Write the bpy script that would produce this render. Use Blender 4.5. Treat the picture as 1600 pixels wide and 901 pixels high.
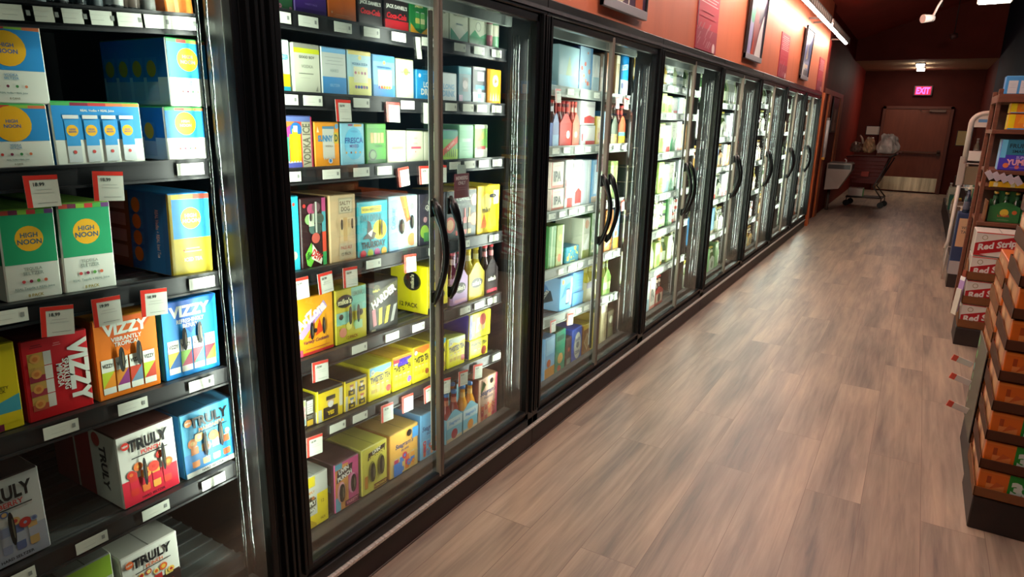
import bpy, math, random
from mathutils import Vector, Matrix
random.seed(7)
D = bpy.data
sc = bpy.context.scene
for o in list(D.objects): D.objects.remove(o)
COL = sc.collection

# ------------------------------------------------------------------ camera
PX, PY = 800.0, 450.5
FP = 1030.556
ROWS = ((0.85338671, 0.14858969, -0.4996521),      # world x, y, z rows against camera right / down / forward
        (0.52079203, -0.20163586, 0.82952917),
        (0.0225117, -0.968124, -0.24945769))
CAMH = 1.6
cam_d = D.cameras.new('camera'); cam = D.objects.new('camera', cam_d); COL.objects.link(cam)
R3 = Matrix(((ROWS[0][0], -ROWS[0][1], -ROWS[0][2]), (ROWS[1][0], -ROWS[1][1], -ROWS[1][2]), (ROWS[2][0], -ROWS[2][1], -ROWS[2][2])))
cam.matrix_world = Matrix.Translation((0, 0, CAMH)) @ R3.to_4x4()
cam_d.sensor_width = 36; cam_d.lens = FP / 1600 * 36; cam_d.clip_start = .05; cam_d.clip_end = 100
sc.camera = cam
# ------------------------------------------------------------------ view, world, big lights
vs = sc.view_settings
vs.view_transform = 'Standard'; vs.look = 'None'; vs.gamma = 1; vs.exposure = 0.12; vs.use_curve_mapping = False
w = D.worlds.new('world'); sc.world = w; w.use_nodes = True
bg = w.node_tree.nodes['Background']; bg.inputs[0].default_value = (1, .9, .82, 1); bg.inputs[1].default_value = .02
LED = 12.0         # power of one cooler light strip
TUBE = 60.0        # emission of the tubes over the orange wall
CEIL_FILL = 45.0          # power of the upward fill added to brighten the ceiling
CEIL = 22.0        # power of the hanging lamps over the aisle
def area(name, loc, direction, sx, sy, power, color=(1, 1, 1)):
    l = D.lights.new(name, 'AREA'); l.shape = 'RECTANGLE'; l.size = sx; l.size_y = sy; l.energy = power; l.color = color
    o = D.objects.new(name, l); COL.objects.link(o); o.location = loc
    o.rotation_euler = Vector(direction).to_track_quat('-Z', 'Y').to_euler()
    return o
for (lx, ly) in ((-.45, .2), (-.45, 3.0), (-.45, 5.8)):
    area('aisle_lamp_light', (lx, ly, 3.17), (0, 0, -1), .3, 1.2, CEIL, (1, .91, .82))
    area('aisle_ceiling_fill', (lx, ly, 3.24), (0, 0, 1), .3, 1.2, CEIL_FILL, (1, .86, .76))  # fill added above each lamp to lift the dark ceiling

# ------------------------------------------------------------------ materials
def lin(c):
    return tuple(((v / 255) / 12.92 if v / 255 <= .04045 else ((v / 255 + .055) / 1.055) ** 2.4) for v in c)
def rgb(c):
    if isinstance(c, str):
        c = c.lstrip('#'); return tuple(int(c[i:i + 2], 16) for i in (0, 2, 4))
    return c
_m = {}
def M(c, rough=.38, metal=0.0, emit=0.0, noise=0.0, scale=20.0, bump=0.0, coat=0.0, stretch=(1, 1, 1), ior=1.45):
    key = (rgb(c), rough, metal, emit, noise, scale, bump, coat, stretch, ior)
    if key in _m: return _m[key]
    m = D.materials.new('paint_%02x%02x%02x' % rgb(c)); m.use_nodes = True
    nt = m.node_tree; b = nt.nodes['Principled BSDF']; L = lin(rgb(c))
    b.inputs['Base Color'].default_value = (*L, 1); b.inputs['Roughness'].default_value = rough
    b.inputs['Metallic'].default_value = metal; b.inputs['IOR'].default_value = ior
    if rough >= .6: b.inputs['Specular IOR Level'].default_value = .12
    b.inputs['Coat Weight'].default_value = coat; b.inputs['Coat Roughness'].default_value = .08
    if emit:
        b.inputs['Emission Color'].default_value = (*L, 1); b.inputs['Emission Strength'].default_value = emit
    if noise or bump:
        tc = nt.nodes.new('ShaderNodeTexCoord'); mp = nt.nodes.new('ShaderNodeMapping'); mp.inputs['Scale'].default_value = stretch
        n = nt.nodes.new('ShaderNodeTexNoise'); n.inputs['Scale'].default_value = scale; n.inputs['Detail'].default_value = 4
        nt.links.new(tc.outputs['Object'], mp.inputs[0]); nt.links.new(mp.outputs[0], n.inputs['Vector'])
        if noise:
            r = nt.nodes.new('ShaderNodeValToRGB')
            r.color_ramp.elements[0].position = .3; r.color_ramp.elements[1].position = .7
            r.color_ramp.elements[0].color = (*[v * (1 - noise) for v in L], 1)
            r.color_ramp.elements[1].color = (*[min(1, v * (1 + noise)) for v in L], 1)
            nt.links.new(n.outputs[0], r.inputs[0]); nt.links.new(r.outputs[0], b.inputs['Base Color'])
        if bump:
            bn = nt.nodes.new('ShaderNodeBump'); bn.inputs['Strength'].default_value = bump; bn.inputs['Distance'].default_value = .01
            nt.links.new(n.outputs[0], bn.inputs['Height']); nt.links.new(bn.outputs[0], b.inputs['Normal'])
    _m[key] = m
    return m
def glass_mat():
    m = D.materials.new('door_glass'); m.use_nodes = True; nt = m.node_tree; nt.nodes.clear()
    out = nt.nodes.new('ShaderNodeOutputMaterial'); mix = nt.nodes.new('ShaderNodeMixShader')
    fr = nt.nodes.new('ShaderNodeFresnel'); fr.inputs[0].default_value = 1.4
    ml = nt.nodes.new('ShaderNodeMath'); ml.operation = 'MULTIPLY'; ml.inputs[1].default_value = .34
    t = nt.nodes.new('ShaderNodeBsdfTransparent'); t.inputs[0].default_value = (.93, .97, .94, 1)
    g = nt.nodes.new('ShaderNodeBsdfGlossy'); g.inputs['Roughness'].default_value = .015
    nt.links.new(fr.outputs[0], ml.inputs[0]); nt.links.new(ml.outputs[0], mix.inputs[0])
    nt.links.new(t.outputs[0], mix.inputs[1]); nt.links.new(g.outputs[0], mix.inputs[2]); nt.links.new(mix.outputs[0], out.inputs[0])
    return m
GLASS = glass_mat()
def floor_mat():
    m = D.materials.new('vinyl_plank'); m.use_nodes = True; nt = m.node_tree; b = nt.nodes['Principled BSDF']
    N = nt.nodes.new; K = nt.links.new
    tc = N('ShaderNodeTexCoord'); mp = N('ShaderNodeMapping'); mp.inputs['Rotation'].default_value = (0, 0, math.radians(90))
    K(tc.outputs['Object'], mp.inputs[0])
    br = N('ShaderNodeTexBrick'); br.offset = .37; br.offset_frequency = 2
    br.inputs['Color1'].default_value = (0, 0, 0, 1); br.inputs['Color2'].default_value = (1, 1, 1, 1); br.inputs['Mortar'].default_value = (.5, .5, .5, 1)
    br.inputs['Scale'].default_value = 1; br.inputs['Mortar Size'].default_value = .0012; br.inputs['Bias'].default_value = 0
    br.inputs['Brick Width'].default_value = 1.5; br.inputs['Row Height'].default_value = .225
    K(mp.outputs[0], br.inputs['Vector'])
    # grain stretched along the planks, shifted plank by plank
    ad = N('ShaderNodeVectorMath'); ad.operation = 'ADD'; sc3 = N('ShaderNodeVectorMath'); sc3.operation = 'SCALE'; sc3.inputs['Scale'].default_value = 7.3
    K(br.outputs['Color'], sc3.inputs[0]); K(mp.outputs[0], ad.inputs[0]); K(sc3.outputs[0], ad.inputs[1])
    m1 = N('ShaderNodeMapping'); m1.inputs['Scale'].default_value = (.9, 16, 1); K(ad.outputs[0], m1.inputs[0])
    n1 = N('ShaderNodeTexNoise'); n1.inputs['Scale'].default_value = 2.2; n1.inputs['Detail'].default_value = 7; n1.inputs['Roughness'].default_value = .62; n1.inputs['Distortion'].default_value = .6
    K(m1.outputs[0], n1.inputs['Vector'])
    m2 = N('ShaderNodeMapping'); m2.inputs['Scale'].default_value = (.55, 4.0, 1); K(ad.outputs[0], m2.inputs[0])
    n2 = N('ShaderNodeTexNoise'); n2.inputs['Scale'].default_value = 1.6; n2.inputs['Detail'].default_value = 4; K(m2.outputs[0], n2.inputs['Vector'])
    r1 = N('ShaderNodeValToRGB'); e = r1.color_ramp.elements
    e[0].position = .33; e[0].color = (*lin((104, 92, 84)), 1); e[1].position = .68; e[1].color = (*lin((170, 150, 130)), 1)
    x = e.new(.5); x.color = (*lin((143, 125, 108)), 1)
    K(n1.outputs[0], r1.inputs[0])
    r2 = N('ShaderNodeValToRGB'); e = r2.color_ramp.elements
    e[0].position = .32; e[0].color = (*lin((92, 84, 80)), 1); e[1].position = .66; e[1].color = (*lin((184, 160, 136)), 1)
    K(n2.outputs[0], r2.inputs[0])
    mx = N('ShaderNodeMix'); mx.data_type = 'RGBA'; mx.inputs[0].default_value = .52
    K(r1.outputs[0], mx.inputs[6]); K(r2.outputs[0], mx.inputs[7])
    hs = N('ShaderNodeHueSaturation'); mr = N('ShaderNodeMapRange'); mr.inputs[3].default_value = .95; mr.inputs[4].default_value = 1.07
    K(br.outputs['Color'], mr.inputs[0]); K(mr.outputs[0], hs.inputs['Value']); K(mx.outputs[2], hs.inputs['Color'])
    mm = N('ShaderNodeMix'); mm.data_type = 'RGBA'; mm.inputs[7].default_value = (*lin((118, 96, 84)), 1)
    K(br.outputs['Fac'], mm.inputs[0]); K(hs.outputs[0], mm.inputs[6]); K(mm.outputs[2], b.inputs['Base Color'])
    b.inputs['Roughness'].default_value = .42
    bp = N('ShaderNodeBump'); bp.inputs['Strength'].default_value = .12; bp.inputs['Distance'].default_value = .004
    K(n1.outputs[0], bp.inputs['Height']); K(bp.outputs[0], b.inputs['Normal'])
    return m

# ------------------------------------------------------------------ mesh builder
class Fr:
    "a flat frame on a face: origin, full-width vector, full-height vector"
    def __init__(s, o, U, V):
        s.o = Vector(o); s.U = Vector(U); s.V = Vector(V); s.w = s.U.length; s.h = s.V.length
        s.N = s.U.cross(s.V).normalized(); s.k = 1
    def p(s, u, v, e):
        u = min(1, max(0, u)); v = min(1, max(0, v)); return s.o + s.U * u + s.V * v + s.N * e
_txt = {}
def text_geo(t, bold=.02):
    k = (t, bold)
    if k in _txt: return _txt[k]
    c = D.curves.new('t', 'FONT'); c.body = t; c.resolution_u = 2; c.offset = bold; c.fill_mode = 'FRONT'
    o = D.objects.new('t', c); COL.objects.link(o)
    dg = bpy.context.evaluated_depsgraph_get(); dg.update()
    me = D.meshes.new_from_object(o.evaluated_get(dg))
    vs_ = [(v.co.x, v.co.y) for v in me.vertices]; fs = [tuple(p.vertices) for p in me.polygons]
    if fs:
        x0 = min(v[0] for v in vs_); x1 = max(v[0] for v in vs_); y0 = min(v[1] for v in vs_); y1 = max(v[1] for v in vs_)
        g = ([((a - (x0 + x1) / 2), (b - (y0 + y1) / 2)) for a, b in vs_], fs, x1 - x0, y1 - y0)
    else: g = ([], [], 1, 1)
    D.objects.remove(o); D.curves.remove(c); D.meshes.remove(me)
    _txt[k] = g
    return g
class MB:
    def __init__(s): s.v = []; s.f = []; s.m = []; s.sm = []; s.mats = []
    def mi(s, m):
        if m not in s.mats: s.mats.append(m)
        return s.mats.index(m)
    def face(s, pts, m, sm=False):
        b = len(s.v); s.v += [tuple(p) for p in pts]; s.f.append(tuple(range(b, b + len(pts)))); s.m.append(s.mi(m)); s.sm.append(sm)
    def add(s, vs_, fs, m, sm=False):
        b = len(s.v); s.v += [tuple(p) for p in vs_]; k = s.mi(m)
        for f in fs: s.f.append(tuple(b + i for i in f)); s.m.append(k); s.sm.append(sm)
    def box(s, x0, x1, y0, y1, z0, z1, m):
        s.add([(x, y, z) for x in (x0, x1) for y in (y0, y1) for z in (z0, z1)],
              [(0, 1, 3, 2), (4, 6, 7, 5), (0, 4, 5, 1), (2, 3, 7, 6), (0, 2, 6, 4), (1, 5, 7, 3)], m)
    def cbox(s, x0, x1, y0, y1, z0, z1, m, c=.004, mtop=None, mside=None):
        "box with cut edges"
        X = (x0, x0 + c, x1 - c, x1); Y = (y0, y0 + c, y1 - c, y1); Z = (z0, z0 + c, z1 - c, z1)
        mt = mtop or m; ms = mside or m
        q = s.face
        q([(X[3], Y[1], Z[1]), (X[3], Y[2], Z[1]), (X[3], Y[2], Z[2]), (X[3], Y[1], Z[2])], m)
        q([(X[0], Y[2], Z[1]), (X[0], Y[1], Z[1]), (X[0], Y[1], Z[2]), (X[0], Y[2], Z[2])], m)
        q([(X[1], Y[0], Z[1]), (X[2], Y[0], Z[1]), (X[2], Y[0], Z[2]), (X[1], Y[0], Z[2])], ms)
        q([(X[2], Y[3], Z[1]), (X[1], Y[3], Z[1]), (X[1], Y[3], Z[2]), (X[2], Y[3], Z[2])], ms)
        q([(X[1], Y[1], Z[3]), (X[2], Y[1], Z[3]), (X[2], Y[2], Z[3]), (X[1], Y[2], Z[3])], mt)
        q([(X[1], Y[2], Z[0]), (X[2], Y[2], Z[0]), (X[2], Y[1], Z[0]), (X[1], Y[1], Z[0])], m)
        for sx in (0, 1):
            for sy in (0, 1):
                xa, xb = (X[0], X[1]) if sx == 0 else (X[3], X[2]); ya, yb = (Y[0], Y[1]) if sy == 0 else (Y[3], Y[2])
                q([(xa, yb, Z[1]), (xb, ya, Z[1]), (xb, ya, Z[2]), (xa, yb, Z[2])], m)
                for sz in (0, 1):
                    za, zb = (Z[0], Z[1]) if sz == 0 else (Z[3], Z[2])
                    q([(xa, yb, zb), (xb, ya, zb), (xb, yb, za)], m)
        for sz in (0, 1):
            za, zb = (Z[0], Z[1]) if sz == 0 else (Z[3], Z[2])
            mm = mt if sz else m
            for sx in (0, 1):
                xa, xb = (X[0], X[1]) if sx == 0 else (X[3], X[2])
                q([(xa, Y[1], zb), (xa, Y[2], zb), (xb, Y[2], za), (xb, Y[1], za)], mm)
            for sy in (0, 1):
                ya, yb = (Y[0], Y[1]) if sy == 0 else (Y[3], Y[2])
                q([(X[1], ya, zb), (X[2], ya, zb), (X[2], yb, za), (X[1], yb, za)], mm)
    def lathe(s, cx, cy, prof, n=12, axis='z', z0=0):
        "prof: (r, z, material of the band up to the next point)"
        b = len(s.v)
        for r, z, m in prof:
            for i in range(n):
                a = 2 * math.pi * i / n
                s.v.append((cx + r * math.cos(a), cy + r * math.sin(a), z0 + z))
        for j in range(len(prof) - 1):
            k = s.mi(prof[j][2])
            for i in range(n):
                i2 = (i + 1) % n
                s.f.append((b + j * n + i, b + j * n + i2, b + (j + 1) * n + i2, b + (j + 1) * n + i)); s.m.append(k); s.sm.append(True)
        s.f.append(tuple(b + i for i in reversed(range(n)))); s.m.append(s.mi(prof[0][2])); s.sm.append(False)
        s.f.append(tuple(b + (len(prof) - 1) * n + i for i in range(n))); s.m.append(s.mi(prof[-1][2])); s.sm.append(False)
    def tube(s, path, r, m, n=8, flat=1.0):
        P = [Vector(p) for p in path]; rs = r if isinstance(r, (list, tuple)) else [r] * len(P); b = len(s.v); up = None
        for i, p in enumerate(P):
            t = (P[min(i + 1, len(P) - 1)] - P[max(i - 1, 0)]).normalized()
            if up is None: up = Vector((0, 0, 1)) if abs(t.z) < .9 else Vector((0, 1, 0))
            a = t.cross(up).normalized(); c = a.cross(t).normalized(); up = c
            for k in range(n):
                an = 2 * math.pi * k / n
                s.v.append(tuple(p + a * rs[i] * math.cos(an) + c * rs[i] * flat * math.sin(an)))
        mi = s.mi(m)
        for i in range(len(P) - 1):
            for k in range(n):
                k2 = (k + 1) % n
                s.f.append((b + i * n + k, b + i * n + k2, b + (i + 1) * n + k2, b + (i + 1) * n + k)); s.m.append(mi); s.sm.append(True)
        s.f.append(tuple(b + k for k in reversed(range(n)))); s.m.append(mi); s.sm.append(False)
        s.f.append(tuple(b + (len(P) - 1) * n + k for k in range(n))); s.m.append(mi); s.sm.append(False)
    def art(s, F, ops, rough=.38):
        for op in ops:
            e = .0004 + .00012 * F.k; F.k += 1
            k = op[0]
            if k == 'R':
                _, u0, v0, u1, v1, c = op
                s.face([F.p(u0, v0, e), F.p(u1, v0, e), F.p(u1, v1, e), F.p(u0, v1, e)], M(c, rough))
            elif k == 'P': s.face([F.p(u, v, e) for u, v in op[1]], M(op[2], rough))
            elif k in 'CE':
                _, u, v, r, c = op[:5]; n = 20; ry = op[5] if len(op) > 5 else r * F.w / F.h
                s.face([F.p(u + r * math.cos(2 * math.pi * i / n), v + ry * math.sin(2 * math.pi * i / n), e) for i in range(n)], M(c, rough))
            elif k == 'T':
                t, u, v, h, c = op[1:6]; kw = op[6] if len(op) > 6 else {}
                g = text_geo(t, kw.get('b', .025)); H = h * F.h; sca = H / max(g[3], 1e-6); sx = sca
                rot = math.radians(kw.get('r', 0)); wm = kw.get('w', .92) * (F.w if abs(math.cos(rot)) > .5 else F.h)
                if g[2] * sx > wm or kw.get('fill'): sx = wm / g[2]
                sh = kw.get('sh', 0); pts = []
                for a, b in g[0]:
                    x = a * sx + sh * b * sca; y = b * sca
                    x, y = x * math.cos(rot) - y * math.sin(rot), x * math.sin(rot) + y * math.cos(rot)
                    pts.append(F.p(u + x / F.w, v + y / F.h, e))
                s.add(pts, g[1], M(c, rough))
            elif k == 'L':   # rows of small print seen only as grey lines
                _, u0, u1, v0, v1, n, c = op
                for i in range(n):
                    v = v0 + (v1 - v0) * (i + .5) / n; q = (u1 - u0) * (.12 if i % 2 else .02)
                    s.face([F.p(u0 + q, v - .006, e), F.p(u1 - q, v - .006, e), F.p(u1 - q, v + .006, e), F.p(u0 + q, v + .006, e)], M(c, rough))
            elif k == 'CAN':  # printed picture of a can: u, v0, v1, half width, body, band, lid
                _, u, v0, v1, hw, body, band = op[:7]; g = (v1 - v0)
                s.face([F.p(u - hw, v0 + .05 * g, e), F.p(u - hw * .75, v0, e), F.p(u + hw * .75, v0, e), F.p(u + hw, v0 + .05 * g, e), F.p(u + hw, v1 - .08 * g, e), F.p(u + hw * .75, v1, e), F.p(u - hw * .75, v1, e), F.p(u - hw, v1 - .08 * g, e)], M(body, rough))
                e += .0001; F.k += 1
                s.face([F.p(u - hw, v0 + .3 * g, e), F.p(u + hw, v0 + .3 * g, e), F.p(u + hw, v0 + .62 * g, e), F.p(u - hw, v0 + .62 * g, e)], M(band, rough))
                s.face([F.p(u - hw * .75, v1 - .05 * g, e), F.p(u + hw * .75, v1 - .05 * g, e), F.p(u + hw * .7, v1, e), F.p(u - hw * .7, v1, e)], M('b8bcc0', rough))
    def mesh(s, name):
        me = D.meshes.new(name); me.from_pydata(s.v, [], s.f)
        for m in s.mats: me.materials.append(m)
        me.polygons.foreach_set('material_index', s.m); me.polygons.foreach_set('use_smooth', s.sm); me.update()
        return me
    def build(s, name, parent=None, loc=None, rot=None):
        o = D.objects.new(name, s.mesh(name)); COL.objects.link(o)
        if parent: o.parent = parent
        if loc is not None: o.location = loc
        if rot is not None: o.rotation_euler = rot
        return o
LABELS = {}
def tag(o, label, cat, group=None):
    n = len(label.replace(',', '').split())
    if n > 16: print('LONG LABEL', n, label)
    if label in LABELS: print('DUP LABEL', label)
    LABELS[label] = 1
    o['label'] = label; o['category'] = cat
    if group: o['group'] = group
    return o
def empty(name, loc=(0, 0, 0), rz=0):
    o = D.objects.new(name, None); COL.objects.link(o); o.location = loc; o.rotation_euler = (0, 0, rz); o.empty_display_size = .05
    return o
def struct(o): o['kind'] = 'structure'; return o
def place(src, loc, rot=(0, 0, 0), scale=(1, 1, 1)):
    "a copy of a thing with copies of its parts"
    c = src.copy(); COL.objects.link(c); c.location = loc; c.rotation_euler = rot; c.scale = scale
    for ch in src.children:
        k = ch.copy(); COL.objects.link(k); k.parent = c
        for g in ch.children:
            q = g.copy(); COL.objects.link(q); q.parent = k
    return c
ORD = ['', 'first', 'second', 'third', 'fourth', 'fifth', 'sixth', 'seventh', 'eighth', 'ninth', 'tenth', 'eleventh', 'twelfth', 'thirteenth', 'fourteenth', 'fifteenth', 'sixteenth']
COOL = ['', 'nearest', 'second', 'third', 'fourth', 'fifth', 'sixth', 'seventh', 'last']

# ------------------------------------------------------------------ the room
WALLX = -1.46; RX = 1.03; YB = 19.8; YN = -2.2
RED = M('6e221a', .6, noise=.12, scale=3); DKRED = M('4a1d16', .65, noise=.15, scale=3)
ORANGE = M('c46a4a', .5, noise=.08, scale=2.2, stretch=(1, 3, .4))
b = MB(); b.box(-2.6, RX + .1, YN, YB + .1, -.1, 0, floor_mat()); struct(b.build('floor'))
# upper wall over the coolers, then the recessed wall behind them
b = MB(); b.box(-1.75, WALLX, YN, 11.72, 2.10, 3.45, ORANGE); struct(b.build('wall_left'))
b = MB(); b.box(-1.7, -1.52, 11.98, YB, 0, 3.45, RED); struct(b.build('wall_left_far'))
b = MB(); b.box(RX, RX + .1, YN, 16.6, 0, 5.0, M('16384c', .7, noise=.1, scale=2)); struct(b.build('wall_right'))
b = MB(); b.box(RX, RX + .1, 16.6, YB, 0, 3.2, DKRED); struct(b.build('wall_right_far'))
b = MB(); b.box(-1.7, RX + .1, YB, YB + .1, 0, 3.2, DKRED); struct(b.build('wall_back'))
b = MB(); b.box(-2.6, RX + .1, YN - .1, YN, 0, 5.0, M('2a1a18', .7)); struct(b.build('wall_front'))
b = MB(); b.box(-2.6, -2.5, YN, 11.98, 0, 3.3, M('141416', .6)); struct(b.build('wall_behind_coolers'))
# sloping ceiling and the lowered one in front of the exit
def slope(x): return 3.36 + .345 * (x + 1.585)
b = MB()
b.add([(-2.6, YN, slope(-2.6)), (-2.6, 16.6, slope(-2.6)), (RX + .1, 16.6, slope(RX + .1)), (RX + .1, YN, slope(RX + .1)),
       (-2.6, YN, slope(-2.6) + .1), (-2.6, 16.6, slope(-2.6) + .1), (RX + .1, 16.6, slope(RX + .1) + .1), (RX + .1, YN, slope(RX + .1) + .1)],
      [(0, 1, 2, 3), (7, 6, 5, 4), (0, 4, 5, 1), (1, 5, 6, 2), (2, 6, 7, 3), (3, 7, 4, 0)], M('a0443a', .7, noise=.1, scale=2)); struct(b.build('ceiling'))
b = MB(); b.box(-1.7, RX + .1, 16.6, 16.7, 2.97, 5.0, M('6a2c24', .7, noise=.1, scale=3)); struct(b.build('trim_1'))
b = MB(); b.box(-1.7, RX + .1, 16.7, YB, 2.97, 3.07, M('b09a7c', .8, noise=.2, scale=60)); struct(b.build('ceiling_lowered'))
# panelled end of the cooler run
WOOD = M('b05426', .42, noise=.25, scale=6, stretch=(6, 6, .5)); WOODD = M('a85426', .45, noise=.3, scale=6, stretch=(6, 6, .5))
b = MB(); b.box(-1.75, -1.44, 11.72, 11.98, 0, 2.1, WOOD); b.box(-1.52, -1.48, 11.98, 12.25, 0, 2.1, WOOD); b.box(-1.44, -1.43, 11.72, 11.75, 0, 2.1, M('c96a34', .4)); struct(b.build('trim_2'))
b = MB(); b.box(-1.75, -1.46, 11.72, 11.98, 2.1, 3.45, RED); struct(b.build('trim_3'))
b = MB(); b.box(-1.52, -1.49, 12.95, 13.25, 0, 2.12, WOODD); struct(b.build('trim_4'))
b = MB(); b.box(-1.52, -1.49, 14.7, 15.1, 0, 2.12, WOODD); struct(b.build('trim_5'))
b = MB(); b.box(-1.52, -1.495, 12.25, 15.1, 2.12, 2.2, WOODD); struct(b.build('trim_6'))

# ------------------------------------------------------------------ pixel rays of the photograph onto real planes
def ray(px, py):
    c = (px - PX, py - PY, FP)
    return [sum(ROWS[i][j] * c[j] for j in range(3)) for i in range(3)]
def on_x(px, py, X):
    r = ray(px, py); s = X / r[0]
    return r[1] * s, CAMH + r[2] * s
def pix(x, y, z):
    d = (x, y, z - CAMH); c = [sum(ROWS[i][j] * d[i] for i in range(3)) for j in range(3)]
    return PX + FP * c[0] / c[2], PY + FP * c[1] / c[2]

# ------------------------------------------------------------------ glass-door coolers
BLK = M('0b0b0c', .32); BLK2 = M('121214', .5, noise=.2, scale=30); GREYM = M('8d8a86', .38, metal=.7)
STEEL = M('d6cec4', .34, metal=.45, noise=.3, scale=9, stretch=(1, 14, 14)); SILV = M('8c8276', .42, metal=.35)
KICK = M('2c1e1c', .45, noise=.12, scale=8); RAILM = M('1d1d1f', .42); RAILG = M('8c948e', .4, metal=.1); INNER = M('1b1a1a', .55, noise=.2, scale=6)
INSIDE = M('2a2625', .5, noise=.25, scale=5); GLINTM = M('565c5a', .2, bump=1.0, scale=60, metal=.8)
LEDM = M('f4fff6', .4, emit=6.0)
PITCH = 1.49
def post_y(k): return 1.165 + PITCH * (k - 1)      # k = 1: the post at the right of the nearest cooler
XS = -1.62                                         # face of the shelf rails
SHELF = {   # height of each shelf at its left and its right end
    1: [(1.795, 1.832), (1.47, 1.473), (1.185, 1.166), (.897, .882), (.575, .578), (.262, .262)],
    2: [(1.884, 1.886), (1.658, 1.657), (1.433, 1.425), (1.112, 1.085), (.815, .788), (.560, .493), (.172, .136)],
    3: [(1.766, 1.749), (1.462, 1.458), (1.126, 1.112), (.813, .773), (.554, .473), (.130, .138)],
    4: [(1.86, 1.845), (1.66, 1.66), (1.37, 1.385), (1.075, 1.07), (.785, .80), (.485, .49), (.157, .157)],
    5: [(1.775, 1.775), (1.47, 1.47), (1.19, 1.19), (.887, .887), (.54, .54), (.152, .152)],
    6: [(1.82, 1.82), (1.52, 1.52), (1.18, 1.18), (.84, .84), (.50, .50), (.152, .152)],
    7: [(1.80, 1.80), (1.50, 1.50), (1.19, 1.19), (.86, .86), (.51, .51), (.152, .152)],
    8: [(1.80, 1.80), (1.50, 1.50), (1.19, 1.19), (.86, .86), (.51, .51), (.152, .152)],
}
def span(k):
    a = post_y(k - 1) + .085; c = post_y(k) - .06
    return a, c
def shelf_z(k, i, y):
    a, c = span(k); z0, z1 = SHELF[k][i]
    if k == 1: a = .55
    if k == 2: a = 1.35
    return z0 + (z1 - z0) * (y - a) / (c - a)
def shelf_tilt(k, i):
    a, c = span(k); return math.atan((shelf_z(k, i, c) - shelf_z(k, i, a)) / (c - a))
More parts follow.
